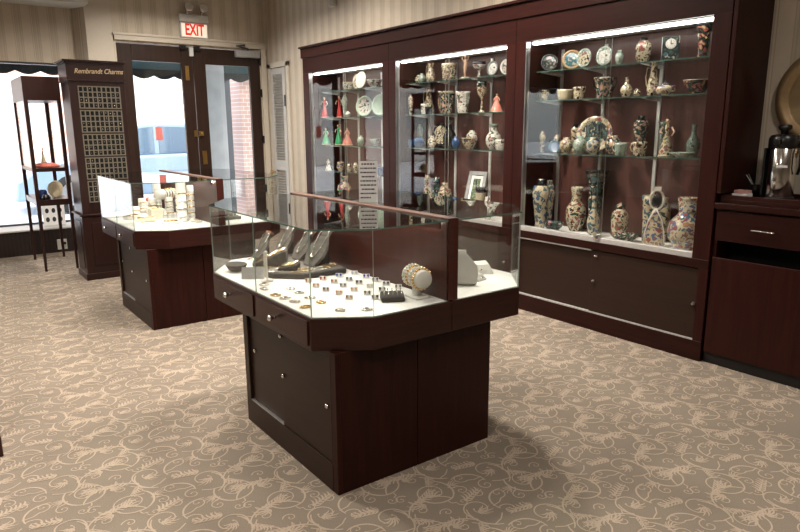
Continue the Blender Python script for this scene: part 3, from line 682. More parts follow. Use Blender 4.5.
        mb = MB(); mb.ball((0, 0, .77*h), r*.45, sx=.5, sz=1.35); mb.build('stopper', K['black'], t)
        return t
    prof = [(max(.001, p*r), q*h) for p, q in PROF[kind]]
    extra = kind in ('mug', 'jug') or mk2 or cat in ('teapot', 'two handled vase')
    mb = MB(); mb.lathe(prof, 24, None, 0)
    if not extra:
        o = mb.build(name, mt); o.location = (x, y, z); o.rotation_euler = (0, 0, yaw); return tag(o, label, cat, group)
    t = root(); mb.build('body', mt, t)
    if cat == 'two handled vase':
        for s in (-1, 1):
            mb = MB(); mb.tube([(0, s*r*.72, h*.35), (0, s*r*1.05, h*.5), (0, s*r*1.2, h*.75), (0, s*r*1.15, h*.95), (0, s*r*.85, h*.9)], .006, 7); mb.build('handle', m2, t)
    elif kind in ('mug', 'jug'):
        sg = 1
        mb = MB(); mb.tube([(-r*.1, sg*r*.78, h*.86), (-r*.15, sg*(r*1.15), h*.88), (-r*.18, sg*(r*1.35), h*.6), (-r*.12, sg*(r*1.15), h*.34), (0, sg*r*.80, h*.28)], max(.003, r*.10), 7); mb.build('handle', m2, t)
    elif cat == 'teapot':
        mb = MB(); mb.tube([(0, r*.8, h*.4), (0, r*1.25, h*.55), (0, r*1.5, h*.85)], [.012, .008, .005], 8); mb.build('spout', m2, t)
        mb = MB(); mb.tube([(0, -r*.85, h*.75), (0, -r*1.4, h*.75), (0, -r*1.4, h*.35), (0, -r*.85, h*.3)], .006, 7); mb.build('handle', m2, t)
        mb = MB(); mb.lathe([(r*.5, h*.86), (r*.45, h*.96), (r*.12, h*1.05), (r*.14, h*1.18), (r*.02, h*1.22)], 16); mb.build('lid', K['black'], t)
    else:
        mb = MB(); mb.lathe([(max(.001, p*r*1.012), q*h) for p, q in PROF[kind] if q > .8][:6], 24); mb.build('collar', m2, t)
    return t

G1, G2, G3 = 'ware in the cabinet by the louvred door', 'ware in the middle cabinet', 'ware in the cabinet by the counter'
# right-hand cabinet
s1, s2, s3, s4 = 1.7262, 1.5252, 1.1602, .6072
R_ = [
 ('plate', 3.236, s1, .125, .115, 'greenflor', 'dark green standing plate with yellow flowers, first on its top shelf', 'plate', 3.72, 'black'),
 ('plate', 3.036, s1, .133, .131, 'tealface', 'round teal plate with a broad tan rim on the top shelf', 'plate', 3.72, 'tan'),
 ('plate', 2.914, s1, .13, .10, 'creamflor', 'oval speckled grey dish leaning right beside the tan rimmed plate', 'plate', 3.70, 'paleg'),
 ('plate', 2.753, s1, .128, .105, 'white', 'oval white dish with a dark top standing mid top shelf', 'plate', 3.70, 'paleg'),
 ('ovoid', 2.655, s1, .095, .055, 'paleg', 'tiny pale green vase on the top shelf right of the oval white dish', 'vase', 3.72, None),
 ('round', 2.535, s1, .11, .095, 'pinkflor', 'round pink and dark vase partly behind a cream vase on the top shelf', 'vase', 3.80, 'black'),
 ('ovoid', 2.47, s1, .15, .095, 'creamflor', 'cream floral vase with dark neck standing left of the clock', 'vase', 3.70, 'black'),
 ('clock', 2.297, s1, .139, .096, 'darkflor', 'dark floral mantel clock with a white dial on the top shelf', 'clock', 3.72, None),
 ('trumpet', 2.096, s1, .185, .115, 'redflor', 'flared vase with big red poppies at the right end of the top shelf', 'vase', 3.72, 'black'),
 ('planter', 3.275, s2, .078, .075, 'creamblk', 'small square looking cream pot with dark flowers, leftmost on the second shelf', 'pot', 3.72, None),
 ('planter', 3.089, s2, .072, .11, 'creamp', 'low wide cream planter on the second shelf', 'planter', 3.73, None),
 ('planter', 2.959, s2, .084, .083, 'creamblk', 'cream pot with black vines beside the low wide planter', 'pot', 3.72, None),
 ('beaker', 2.762, s2, .135, .15, 'greenflor', 'large black handled vase with pale flowers mid second shelf', 'two handled vase', 3.73, 'black'),
 ('bottle', 2.586, s2, .124, .078, 'creamblk', 'double gourd shaped cream vase with dark marks', 'vase', 3.72, None),
 ('round', 2.508, s2, .05, .045, 'creamblk', 'tiny cream bud pot right of the gourd shaped vase', 'pot', 3.72, None),
 ('jug', 2.412, s2, .198, .075, 'creamblk', 'tall slender cream jug with one handle on the second shelf', 'jug', 3.74, 'creamp'),
 ('round', 2.315, s2, .072, .10, 'orangeflor', 'squat orange teapot with a black lid', 'teapot', 3.71, 'orangeflor'),
 ('bowl', 2.107, s2, .08, .164, 'redflor', 'wide cream and red bowl at the right end of the second shelf', 'bowl', 3.72, 'creamp'),
 ('slim', 3.245, s3, .15, .045, 'creamflor', 'slim cream vase at the far left of the third shelf', 'vase', 3.69, None),
 ('slim', 3.19, s3, .125, .05, 'pinkflor', 'slim pink and cream vase second from the left on the third shelf', 'vase', 3.78, None),
 ('plate', 3.12, s3, .086, .086, 'bluep', 'small blue plate with a teal rim standing on the third shelf', 'plate', 3.68, 'tealrim'),
 ('round', 3.035, s3, .11, .095, 'creamflor', 'round cream vase with brown flowers right of the small blue plate', 'vase', 3.70, None),
 ('slim', 3.06, s3, .20, .065, 'creamblk', 'tall cream and black vase behind the round cream vases on the third shelf', 'vase', 3.825, 'black'),
 ('plate', 2.855, s3, .255, .255, 'darkflor', 'very large round plate with a floral centre, leaning behind the third shelf vases', 'plate', 3.775, 'orangeflor'),
 ('round', 2.895, s3, .12, .092, 'paleg', 'grey green round vase in front of the very large plate, left one', 'vase', 3.672, None),
 ('round', 2.785, s3, .112, .09, 'blueflor', 'bluish round vase in front of the very large plate, right one', 'vase', 3.672, None),
 ('round', 2.657, s3, .124, .11, 'greenflor', 'dark green vase with cream shoulder left of the cups', 'vase', 3.72, 'creamflor'),
 ('slim', 2.525, s3, .25, .095, 'greenflor', 'tall dark oval vase with green and white flowers behind the cups', 'vase', 3.815, 'black'),
 ('mug', 2.56, s3, .08, .09, 'paleg', 'pale green patterned cup with a handle, left of two cups', 'cup', 3.665, 'plainw'),
 ('mug', 2.425, s3, .087, .092, 'creamblk', 'cream cup with dark leaves, right of two cups', 'cup', 3.665, 'creamp'),
 ('beaker', 2.352, s3, .21, .07, 'palegr', 'grey green tall vase standing left of the lady figurine', 'vase', 3.80, None),
 ('figure', 2.285, s3, .24, .088, 'creamflor', 'figurine of a lady in a speckled cream gown on the third shelf', 'figurine', 3.73, 'hair'),
 ('bottle', 2.150, s3, .19, .085, 'palegr', 'grey green bottle vase standing behind the flat dish', 'vase', 3.80, None),
 ('bottle', 2.02, s3, .18, .06, 'palegr', 'narrow grey green bottle vase at the right end of the third shelf', 'vase', 3.73, None),
 ('dish', 2.155, s3, .028, .15, 'paleg', 'flat pale green dish at the front right of the third shelf', 'dish', 3.695, None),
 ('slim', 3.255, s4, .345, .085, 'blueflor', 'tall blue flowered vase at the far left of the cabinet floor, half behind the jamb', 'vase', 3.80, None),
 ('slim', 3.215, s4, .36, .125, 'blueflor', 'tall cream vase with large blue flowers on the cabinet floor', 'vase', 3.66, 'black'),
 ('bigjar', 2.97, s4, .315, .15, 'creamflor', 'bulbous cream vase with brown fruit on the cabinet floor', 'vase', 3.765, None),
 ('bowl', 3.04, s4, .07, .15, 'darkflor', 'low dark footed bowl in front of the bulbous cream vase', 'bowl', 3.605, None),
 ('trumpet', 2.82, s4, .445, .17, 'darkflor', 'very tall dark flared vase on the cabinet floor', 'vase', 3.78, 'black'),
 ('bottle', 2.74, s4, .275, .085, 'blueflor', 'slender blue necked bottle vase in front of the very tall flared vase', 'vase', 3.66, None),
 ('ginger', 2.60, s4, .235, .115, 'creamflor', 'lidded jar with dark shoulder and yellow flowers on the cabinet floor', 'jar', 3.76, 'greenflor'),
 ('dish', 2.47, s4, .052, .186, 'greenflor', 'round low dark green dish at the front of the cabinet floor', 'dish', 3.635, None),
 ('beaker', 2.39, s4, .30, .11, 'blueflor', 'straight cream vase with blue flowers behind the low green dish', 'vase', 3.77, None),
 ('reliquary', 2.275, s4, .37, .128, 'orangeflor', 'pointed figural vase with white outline and open ring top', 'vase', 3.66, None),
 ('ovoid', 2.315, s4, .29, .085, 'pinkflor', 'plain oval floral vase behind the pointed figural vase', 'vase', 3.82, None),
 ('bigjar', 2.09, s4, .315, .215, 'orangeflor', 'large bulbous orange and blue vase at the right end of the cabinet floor', 'vase', 3.70, None),
]
for a in R_: ware(a[0], a[1], a[2], a[3], a[4], a[5], a[6], a[7], a[8], G3, a[9])
s1, s2, s3 = 1.7302, 1.4582, 1.1682
M_ = [
 ('round', 4.775, s1, .075, .073, 'creamflor', 'small round speckled pot at the left end of the top shelf, middle cabinet', 'pot', 3.74, None),
 ('round', 4.70, s1, .085, .07, 'paleg', 'small pale pot left of the boot shaped vase', 'pot', 3.72, None),
 ('jug', 4.585, s1, .165, .09, 'creamflor', 'cream horn shaped jug on the top shelf of the middle cabinet', 'jug', 3.73, 'creamp'),
 ('planter', 4.331, s1, .14, .13, 'creamflor', 'broad cream jar with green band on the top shelf of the middle cabinet', 'jar', 3.72, 'creamp'),
 ('crucifix', 4.129, s1, .195, .085, 'skin', 'standing nude figurine with raised arms on the top shelf', 'figurine', 3.72, 'creamp'),
 ('goblet', 3.962, s1, .127, .11, 'white', 'white footed lamp shaped vase right of the raised arm figurine', 'vase', 3.72, 'black'),
 ('plate', 3.815, s1, .12, .095, 'white', 'oval patterned plate, left of two at the end of the top shelf', 'plate', 3.73, 'palegr'),
 ('plate', 3.665, s1, .12, .10, 'blueflor', 'round white plate with blue centre, right of two at the end of the top shelf', 'plate', 3.73, 'plainw'),
 ('slim', 4.79, s2, .175, .05, 'creamflor', 'cream vase half hidden by the left jamb on the second shelf', 'vase', 3.66, None),
 ('jug', 4.70, s2, .24, .10, 'creamflor', 'tall boot shaped cream vase on the second shelf of the middle cabinet', 'jug', 3.80, 'creamp'),
 ('planter', 4.62, s2, .09, .06, 'white', 'little white pot beside the boot shaped vase', 'pot', 3.68, None),
 ('planter', 4.53, s2, .065, .07, 'black', 'small black box pot on the second shelf', 'pot', 3.66, 'darkflor'),
 ('ovoid', 4.50, s2, .18, .095, 'creamflor', 'slender dark and cream vase left of the broad floral vase', 'vase', 3.80, None),
 ('beaker', 4.37, s2, .188, .16, 'greenflor', 'broad dark floral vase mid second shelf of the middle cabinet', 'vase', 3.73, 'pinkflor'),
 ('beaker', 4.165, s2, .175, .135, 'white', 'broad white flared vase right of the broad dark vase', 'two handled vase', 3.73, 'paleg'),
 ('goblet', 3.945, s2, .245, .092, 'creamflor', 'tall footed goblet vase on the second shelf', 'vase', 3.74, 'greenflor'),
 ('figure', 3.755, s2, .15, .10, 'pinkp', 'figurine in a flame red gown near the right end of the second shelf', 'figurine', 3.72, 'hair'),
 ('round', 3.575, s2, .10, .075, 'redflor', 'small red and cream pot at the right end of the second shelf', 'pot', 3.70, None),
 ('slim', 4.78, s3, .205, .055, 'palegr', 'narrow grey vase by the left jamb on the third shelf, middle cabinet', 'vase', 3.76, None),
 ('round', 4.70, s3, .10, .115, 'bluep', 'round glossy blue pot on the third shelf', 'pot', 3.68, 'black'),
 ('planter', 4.79, s3, .07, .05, 'bluep', 'tiny blue pot beside the left jamb on the third shelf', 'pot', 3.66, None),
 ('plate', 4.53, s3, .22, .16, 'creamblk', 'black framed plaque with cream figures leaning on the third shelf', 'plaque', 3.80, 'black'),
 ('owl', 4.50, s3, .11, .075, 'pinkflor', 'small cream owl in front of the black framed plaque', 'owl figure', 3.67, 'black'),
 ('bottle', 4.36, s3, .235, .125, 'black', 'large dark bottle vase mid third shelf of the middle cabinet', 'vase', 3.76, 'darkflor'),
 ('round', 4.19, s3, .10, .07, 'bluep', 'small dark blue round vase right of the large dark bottle', 'vase', 3.68, None),
 ('ovoid', 4.12, s3, .15, .10, 'white', 'pale oval vase behind the low pink bowl', 'vase', 3.80, None),
 ('bowl', 4.03, s3, .09, .12, 'pinkflor', 'low pink footed bowl on the third shelf', 'bowl', 3.68, 'creamp'),
 ('bigjar', 3.80, s3, .20, .13, 'white', 'white bulbous vase with green sprigs near the right end of the third shelf', 'vase', 3.74, 'paleg'),
 ('planter', 3.66, s3, .08, .09, 'white', 'white square looking planter in front of the bulbous white vase', 'planter', 3.68, None),
 ('owl', 4.72, .6072, .315, .085, 'creamflor', 'cream owl on the cabinet floor, nearest the left jamb', 'owl figure', 3.80, 'black'),
 ('owl', 4.56, .6072, .312, .09, 'darkflor', 'dark and cream owl on the cabinet floor, second from the left jamb', 'owl figure', 3.78, 'black'),
 ('round', 4.42, .6072, .255, .13, 'creamflor', 'round cream spotted vase left of the framed picture', 'vase', 3.76, None),
 ('frame', 4.02, .6072, .385, .19, 'white', 'grey framed green landscape picture leaning on the cabinet floor', 'framed picture', 3.70, None),
 ('goblet', 3.875, .6072, .26, .09, 'creamp', 'cream footed vase right of the framed picture', 'vase', 3.68, 'black'),
 ('round', 3.77, .6072, .19, .085, 'white', 'small white round vase at the right of the cabinet floor, middle cabinet', 'vase', 3.66, None),
]
for a in M_: ware(a[0], a[1], a[2], a[3], a[4], a[5], a[6], a[7], a[8], G2, a[9])
s1, s2, s3, s5 = 1.7302, 1.4552, 1.1652, .8852
L_ = [
 ('planter', 5.94, s1, .08, .125, 'white', 'low white box planter at the left of the top shelf, cabinet by the louvred door', 'planter', 3.72, 'creamp'),
 ('plate', 5.80, s1, .155, .09, 'creamflor', 'tilted cream leaf shaped plate, left of the heart pair', 'plate', 3.74, 'creamp'),
 ('plate', 5.655, s1, .17, .13, 'plainw', 'tilted white oval plate, right of the heart pair', 'plate', 3.70, 'plainw'),
 ('bowl', 5.46, s1, .078, .15, 'white', 'white flared footed bowl at the right end of the top shelf', 'bowl', 3.72, 'plainw'),
 ('figure', 6.34, s2, .235, .085, 'redp', 'lady figurine in a red gown nearest the left jamb', 'figurine', 3.66, 'hair'),
 ('figure', 6.165, s2, .24, .07, 'redp', 'slim figurine in a dark red gown beside a pale vase', 'figurine', 3.74, 'hair'),
 ('slim', 6.05, s2, .235, .06, 'paleg', 'slim pale green vase right of the dark red figurine', 'vase', 3.74, None),
 ('plate', 5.70, s2, .21, .185, 'white', 'large pale pink flowered plate standing on the second shelf', 'plate', 3.76, 'plaing'),
 ('plate', 5.415, s2, .215, .17, 'plaing', 'large plain pale green plate at the right of the second shelf', 'plate', 3.76, 'plaing'),
 ('round', 5.90, s2, .062, .062, 'white', 'tiny white pot left of the large pale plates', 'pot', 3.68, None),
 ('figure', 6.33, s3, .19, .10, 'greenp', 'lady figurine in a wide green gown by the left jamb', 'figurine', 3.66, 'hair'),
 ('figure', 6.27, s3, .125, .11, 'paleg', 'short seated looking figurine in a pale green gown', 'figurine', 3.80, 'hair'),
 ('figure', 6.165, s3, .225, .09, 'greenp', 'tall figurine in a green gown beside the salmon gown figurine', 'figurine', 3.72, 'hair'),
 ('figure', 5.985, s3, .19, .12, 'pinkp', 'lady figurine in a sweeping salmon gown', 'figurine', 3.72, 'hair'),
 ('round', 5.72, s3, .10, .08, 'paleg', 'pale green pot on the third shelf right of the salmon gown figurine', 'pot', 3.72, None),
 ('bowl', 5.45, s3, .07, .12, 'paleg', 'pale green low bowl at the right of the third shelf', 'bowl', 3.72, None),
 ('figure', 6.33, s5, .135, .075, 'white', 'small white figurine by the left jamb on the lowest glass shelf', 'figurine', 3.68, 'hair'),
 ('round', 6.26, s5, .08, .068, 'creamflor', 'small cream pot next to the small white figurine', 'pot', 3.78, None),
 ('planter', 6.16, s5, .095, .08, 'orangeflor', 'orange and cream pot on the lowest glass shelf', 'pot', 3.74, None),
 ('round', 5.985, s5, .095, .065, 'creamflor', 'cream speckled pot left of centre on the lowest glass shelf', 'pot', 3.74, 'greenflor'),
 ('ovoid', 5.83, s5, .10, .06, 'creamblk', 'small cream and black vase mid lowest glass shelf', 'vase', 3.72, None),
 ('planter', 5.378, s5, .075, .09, 'bluep', 'small dark blue pot at the right of the lowest glass shelf', 'pot', 3.72, None),
 ('bigjar', 6.10, .6072, .22, .16, 'orangeflor', 'orange floral jar standing on the floor of the cabinet by the louvred door', 'jar', 3.74, None),
 ('slim', 5.60, .6072, .24, .10, 'pinkflor', 'pink floral tall vase on the floor of the cabinet by the louvred door', 'vase', 3.74, None),
]
for a in L_: ware(a[0], a[1], a[2], a[3], a[4], a[5], a[6], a[7], a[8], G1, a[9])

# ------------------------------------------------------------------ coffee counter
ct = thing('coffee_counter', 'dark wooden coffee counter with one drawer at the right edge of the photo', 'counter', (3.7, 1.2, 0))
CY0, CY1 = .2, 1.826
mb = MB(); mb.box(XF+.02, CB, CY0, CY1, .07, .56); mb.box(XF+.02, CB, CY0, CY1, .72, .895); mb.box(XF+.02, CB, CY1-.02, CY1, .56, .72); mb.box(XF+.2, CB, CY0, CY1-.02, .56, .72); mb.build('carcass', M['wood'], ct)
mb = MB(); mb.box(XF+.18, XF+.198, CY0, CY1-.022, .562, .718); mb.build('open_slot', M['void'], ct)
mb = MB(); mb.box(XF+.002, XF+.02, CY0, CY1-.012, .07, .625); mb.build('front_panel', M['wood'], ct, .002)
mb = MB(); mb.box(XF+.06, CB, CY0, CY1, 0, .07); mb.box(XF+.03, XF+.06, CY0, CY1, 0, .068); mb.build('toe_kick', M['kick'], ct)
mb = MB(); mb.box(XF, XF+.018, CY0+.3, CY1-.015, .722, .885); dr = mb.build('drawer', M['woody'], ct, .002)
mb = MB(); mb.tube([(XF, 1.615, .803), (XF-.022, 1.61, .803), (XF-.022, 1.50, .801), (XF, 1.495, .801)], .0045, 7); mb.build('handle', M['chrome'], dr)
mb = MB(); mb.box(XF+.002, XF+.02, CY0, CY0+.3, .722, .885); mb.build('stile', M['wood'], ct)
mb = MB(); mb.box(XF-.01, CB, CY0, CY1, .897, .930); mb.build('countertop', M['woody'], ct, .003)
tr = thing('serving_tray', 'dark wooden serving tray holding the coffee airpot on the counter', 'tray', (3.72, 1.4, .9305))
mb = MB(); mb.box(XF+.03, CB-.01, .75, 1.815, .9305, .950); mb.build('bottom', M['woody'], tr, .002)
mb = MB(); mb.box(XF+.03, XF+.05, .75, 1.815, .950, .972); mb.box(CB-.03, CB-.01, .75, 1.815, .950, .972); mb.box(XF+.05, CB-.03, 1.795, 1.815, .950, .972); mb.build('rim', M['wood'], tr, .002)
# airpot
ap = thing('airpot', 'steel pump airpot with black lid on the coffee counter', 'airpot', (3.73, 1.60, .9505))
px, py = 3.73, 1.60
mb = MB(); mb.lathe([(.066, .951), (.070, .958), (.070, 1.222), (.066, 1.226)], 28, Matrix.Translation((px, py, 0))); mb.build('body', M['steel'], ap)
mb = MB(); mb.lathe([(.073, .9508), (.074, .956), (.074, .966), (.071, .970)], 28, Matrix.Translation((px, py, 0))); mb.build('foot_ring', M['black'], ap)
mb = MB(); mb.lathe([(.071, 1.222), (.075, 1.23), (.075, 1.275), (.066, 1.292), (.03, 1.297)], 28, Matrix.Translation((px, py, 0))); mb.box(px-.092, px-.05, py-.018, py+.018, 1.245, 1.272); mb.build('lid', M['black'], ap, .004)
mb = MB(); mb.lathe([(.018, 1.296), (.018, 1.315), (.032, 1.325), (.034, 1.34), (.02, 1.348)], 18, Matrix.Translation((px-.01, py+.0, 0))); mb.build('pump', M['black'], ap)
mb = MB(); mb.tube([(px+.0, py-.073, 1.25), (px-.02, py-.095, 1.22), (px-.02, py-.098, 1.13), (px-.01, py-.085, 1.09)], .008, 8); mb.build('handle', M['black'], ap)
mb = MB(); mb.box(px-.05, px+.03, py+.066, py+.079, .97, 1.225); mb.build('dark_side_strip', M['black'], ap, .004)  # black strip paints in the airpot's dark, shaded side
mb = MB(); mb.box(-.0722, -.0706, -.03, .022, 1.125, 1.137, 0, Matrix.Translation((px, py, 0)) @ Matrix.Rotation(.35, 4, 'Z')); mb.build('label_strip', M['paper'], ap)
# packet box and stirrers
bx = thing('packet_box', 'small white box of pink and white sweetener packets on the counter', 'packet box', (3.64, 1.75, .9505))
mb = MB(); mb.box(3.605, 3.675, 1.71, 1.79, .951, .978); mb.build('box', M['paper'], bx, .002)
mb = MB()
for k in range(7): mb.box(3.61, 3.67, 1.714+k*.0108, 1.717+k*.0108, .978, .996)
mb.build('packets', M['pinkpk'], bx)
cp = thing('stirrer_cup', 'small dark cup of splayed stir sticks beside the airpot', 'cup', (3.78, 1.745, .9505))
mb = MB(); mb.lathe([(.024, .951), (.032, 1.02), (.031, 1.02), (.02, .96)], 16, Matrix.Translation((3.78, 1.745, 0))); mb.build('cup', M['black'], cp)
for dx, dy in ((-.05, .045), (.03, -.05), (-.02, -.04), (.05, .03), (0, .06)):
    mb = MB(); mb.tube([(3.78-dx*.2, 1.745-dy*.2, .965), (3.78+dx, 1.745+dy*.8, 1.075)], .0022, 5); mb.build('stir_stick', M['lgrey'], cp)
# mirror
mr = thing('round_mirror', 'round mirror in a wide bronze gilt frame on the wall at the right edge', 'mirror', (XW, 1.478, 1.49))
T = Matrix.Translation((XW, 1.478, 1.49)) @ Matrix.Rotation(-pi/2, 4, 'Y')
mb = MB(); mb.lathe([(.262, 0), (.266, .012), (.258, .030), (.235, .044), (.212, .040), (.200, .026), (.194, .028), (.188, .018), (.186, .006)], 64, T); mb.build('frame', M['goldframe'], mr)
mb = MB(); mb.lathe([(.19, .004), (.19, .009), (.05, .0092)], 48, T); mb.build('mirror_glass', M['mirror'], mr)

# ------------------------------------------------------------------ island showcase
X0, X1, XM, Y0, Y1, YE = 1.052, 1.985, 1.609, 1.841, 2.915, 3.15
XR = 2.149
ZR0, ZR1, ZG = .557, .682, 1.0
isl = thing('island_showcase', 'large dark wood and glass jewellery island in the middle of the carpet', 'showcase', (1.5, 2.4, 0), 'island showcases')
PL = [(X0, Y0+.127), (X0+.189, Y0), (XM-.0008, Y0), (XM-.0008, YE), (X0+.18, YE), (X0, Y1)]
PR = [(XM+.0008, Y0), (X1, Y0), (XR, 2.039), (XR, 2.95), (X1, YE), (XM+.0008, YE)]
def inset(poly, d):
    n = len(poly); out = []
    for i in range(n):
        a, b, c = Vector(poly[i-1]), Vector(poly[i]), Vector(poly[(i+1) % n])
        d1 = (b-a).normalized(); d2 = (c-b).normalized(); n1 = Vector((-d1.y, d1.x)); n2 = Vector((-d2.y, d2.x))
        k = (n1+n2); k = k/(k.length_squared)*2 if k.length_squared > 1e-6 else n1
        out.append(tuple(b+k*d))
    return out
for P in (PL, PR):
    mb = MB(); mb.prism(P, ZR0, ZR1-.004); mb.build('rim', M['woodh'], isl, .003)
    mb = MB(); mb.prism(inset(P, .008), ZR1-.004, ZR1); mb.build('deck', M['white'], isl)
# base
BX0, BX1, BY0, BY1, BS = 1.102, 1.871, 1.891, 2.71, 1.477
mb = MB(); mb.box(BX0+.022, BS-.0015, BY0+.001, BY1, 0, ZR0); mb.build('base', M['wood'], isl, .002)
mb = MB(); mb.box(BS+.0015, BX1, BY0+.001, BY1, 0, ZR0); mb.build('base', M['wood'], isl, .002)
mb = MB(); mb.box(BX0+.0012, BX0+.022, BY0, BY0+.035, 0, ZR0); mb.build('base_stile', M['wood'], isl, .002)
mb = MB(); mb.box(BX0, BX0+.022, BY0+.0355, BY1, 0, .113); mb.box(BX0, BX0+.022, BY1-.045, BY1, .113, ZR0); mb.box(BX0+.002, BX0+.022, BY0+.0355, BY1-.045, .53, ZR0); mb.build('base_frame', M['door_face'], isl, .002)
mb = MB(); mb.box(BX0+.003, BX0+.011, 1.93, 2.335, .118, .53); da = mb.build('cupboard_door', M['door_face'], isl, .0015)
mb = MB(); mb.box(BX0+.013, BX0+.021, 2.29, BY1-.045, .118, .53); db = mb.build('cupboard_door', M['door_face'], isl, .0015)
mb = MB(); mb.box(BX0+.002, BX0+.0215, 2.337, BY1-.046, .1135, .119); mb.build('door_track', M['silver'], isl)
def knob(x, y, z, par, s=1.0):
    mb = MB(); mb.lathe([(.006*s, 0), (.006*s, .004), (.0055*s, .008), (.0055*s, .012), (.012*s, .022), (.0125*s, .028), (.006*s, .033), (.002, .0335)], 14, Matrix.Translation((x, y, z)) @ Matrix.Rotation(-pi/2, 4, 'Y')); mb.build('knob', M['chrome'], par)
def lock(x, y, z, par):
    mb = MB(); mb.lathe([(.0095, 0), (.0095, .007), (.006, .009), (.002, .0092)], 12, Matrix.Translation((x, y, z)) @ Matrix.Rotation(-pi/2, 4, 'Y')); mb.build('lock', M['chrome'], par)
lock(BX0+.003, 2.325, .512, da); lock(BX0+.003, 2.315, .341, da); lock(BX0+.003, 1.957, .337, da); lock(BX0+.013, 2.615, .365, db)
for y0, y1, ky in ((2.455, 2.895, 2.692), (1.985, 2.425, 2.242)):
    mb = MB(); mb.box(X0-.006, X0, y0, y1, ZR0+.016, ZR1-.016); d = mb.build('drawer', M['woodh'], isl, .0015); knob(X0-.006, ky, .622, d)
# partition
mb = MB(); mb.box(1.590, 1.626, Y0+.05, YE-.02, ZR1, .992); mb.build('partition', M['partition'], isl)
for a_, b_ in ((Y0+.001, Y0+.05), (YE-.02, YE-.001)):
    mb = MB(); mb.box(1.588, 1.638, a_, b_, ZR1, 1.006); mb.build('post', M['partition'], isl, .002)
mb = MB(); mb.box(1.590, 1.636, Y0+.05, YE-.02, .992, 1.006); mb.build('top_bar', M['barwood'], isl, .002)
mb = MB(); mb.box(1.574, 1.588, Y0+.06, YE-.05, .978, .991); mb.build('light_tube', M['caselamp'], isl)
mb = MB(); mb.box(1.556, 1.566, Y0+.02, YE-.02, .966, .9935); mb.box(1.566, 1.589, Y0+.02, YE-.02, .9915, .9935); mb.build('added_tube_shade', M['partition'], isl)  # added valance, not a known part; hides the bright tube from view
# glass
def glaze(pts, skip=()):
    for i in range(len(pts)-1):
        mb = MB(); mb.pane(pts[i], pts[i+1], ZR1, .9938, .006, 0, 1); mb.build('glass_pane', [M['glass'], M['gseam']], isl)
gi = .006
glaze([(1.588, YE-gi), (X0+.18+gi*.5, YE-gi), (X0+gi, Y1-gi*.3), (X0+gi, 2.44), (X0+gi, Y0+.127+gi*.3), (X0+.189+gi*.4, Y0+gi), (1.588, Y0+gi)])
glaze([(1.638, Y0+gi), (X1-gi*.4, Y0+gi), (XR-gi, 2.039+gi*.3), (XR-gi, 2.95-gi*.3), (X1-gi*.4, YE-gi), (1.638, YE-gi)])
TL = [(X0, Y0+.127), (X0+.189, Y0), (1.587, Y0), (1.587, YE), (X0+.18, YE), (X0, Y1)]
TR = [(1.639, Y0), (X1, Y0), (XR, 2.039), (XR, 2.95), (X1, YE), (1.639, YE)]
for P in (TL, TR):
    mb = MB(); mb.prism(P, .994, 1.0, 0, 1); mb.build('glass_top', [M['tableglass'], M['gedge']], isl)
OFF = Vector((.045, 2.499, 0))
isl2 = copy_tree(isl); isl2.location = isl.location+OFF
isl2['label'] = 'farther jewellery island of dark wood and glass, nearer the street doors, holding white bracelet rolls'

ZD = ZR1+.0004
# -- earrings on white cards
EAR = [(1.379,2.449,'ruby'),(1.466,2.456,'sapphire'),(1.548,2.455,'opal'),(1.555,2.367,'sapphire'),(1.465,2.368,'onyx'),(1.465,2.288,'onyx'),(1.389,2.37,'amber'),(1.291,2.354,'peach'),(1.307,2.45,'amber'),(1.29,2.268,'brown'),(1.382,2.284,'smoky'),(1.382,2.197,'peach'),(1.305,2.19,'peach'),(1.298,2.101,'amber'),(1.394,2.116,'smoky'),(1.548,2.285,'onyx'),(1.547,2.201,'onyx'),(1.552,2.120,'smoky'),(1.474,2.126,'onyx'),(1.468,2.207,'pearl'),(1.38,2.04,'smoky')]
ELAB = {0:'pair of red stud earrings on a white card',1:'pair of bright blue stud earrings nearest the dark necklace tray, on a white card',2:'pair of pale blue earrings at the far end of the row beside the wooden partition',3:'pair of blue stud earrings beside the wooden partition, in the second row',6:'pair of tan earrings between the red pair and the peach pair',7:'pale peach pair in the outermost earring column, third row from the glass corner',8:'amber earrings nearest the dark necklace tray in the outermost earring column',9:'pair of brown drop earrings in the outermost earring column',10:'smoky dark earrings in the second column, behind a peach pair',11:'peach earrings in the second column of white cards',12:'pale peach pair in front of the brown drop earrings',13:'amber pair nearest the chamfered glass corner in the outermost column',14:'smoky grey pair nearest the chamfered glass in the second column',17:'smoky pair nearest the black ring pad by the wooden partition',19:'pearl earrings amid the dark pairs in the third column',20:'single looking smoky earrings standing alone near the front glass edge'}
for i, (x, y, g) in enumerate(EAR):
    lb = ELAB.get(i) or 'pair of black stud earrings on a small white card in the glass island'
    t = thing('earring_card', lb, 'earrings', (x, y, ZD), 'earring cards in the island showcase', -.63, True)
    T = Matrix.Rotation(radians(-24), 4, 'X')
    mb = MB(); mb.add([(-.015,-.004,0),(.015,-.004,0),(.015,.016,0),(-.015,.016,0),(-.015,.004,.018),(.015,.004,.018),(.015,.009,.018),(-.015,.009,.018)], [(0,3,2,1),(4,5,6,7),(0,1,5,4),(1,2,6,5),(2,3,7,6),(3,0,4,7)]); mb.build('card', M['white'], t)
    for s in (-1, 1):
        mb = MB(); mb.ball((s*.0085, -.002, .0135), .0046, sz=1.15, n=8); mb.ball((s*.0085, -.003, .007), .0026, 0, n=6); mb.build('stud', M[g], t)
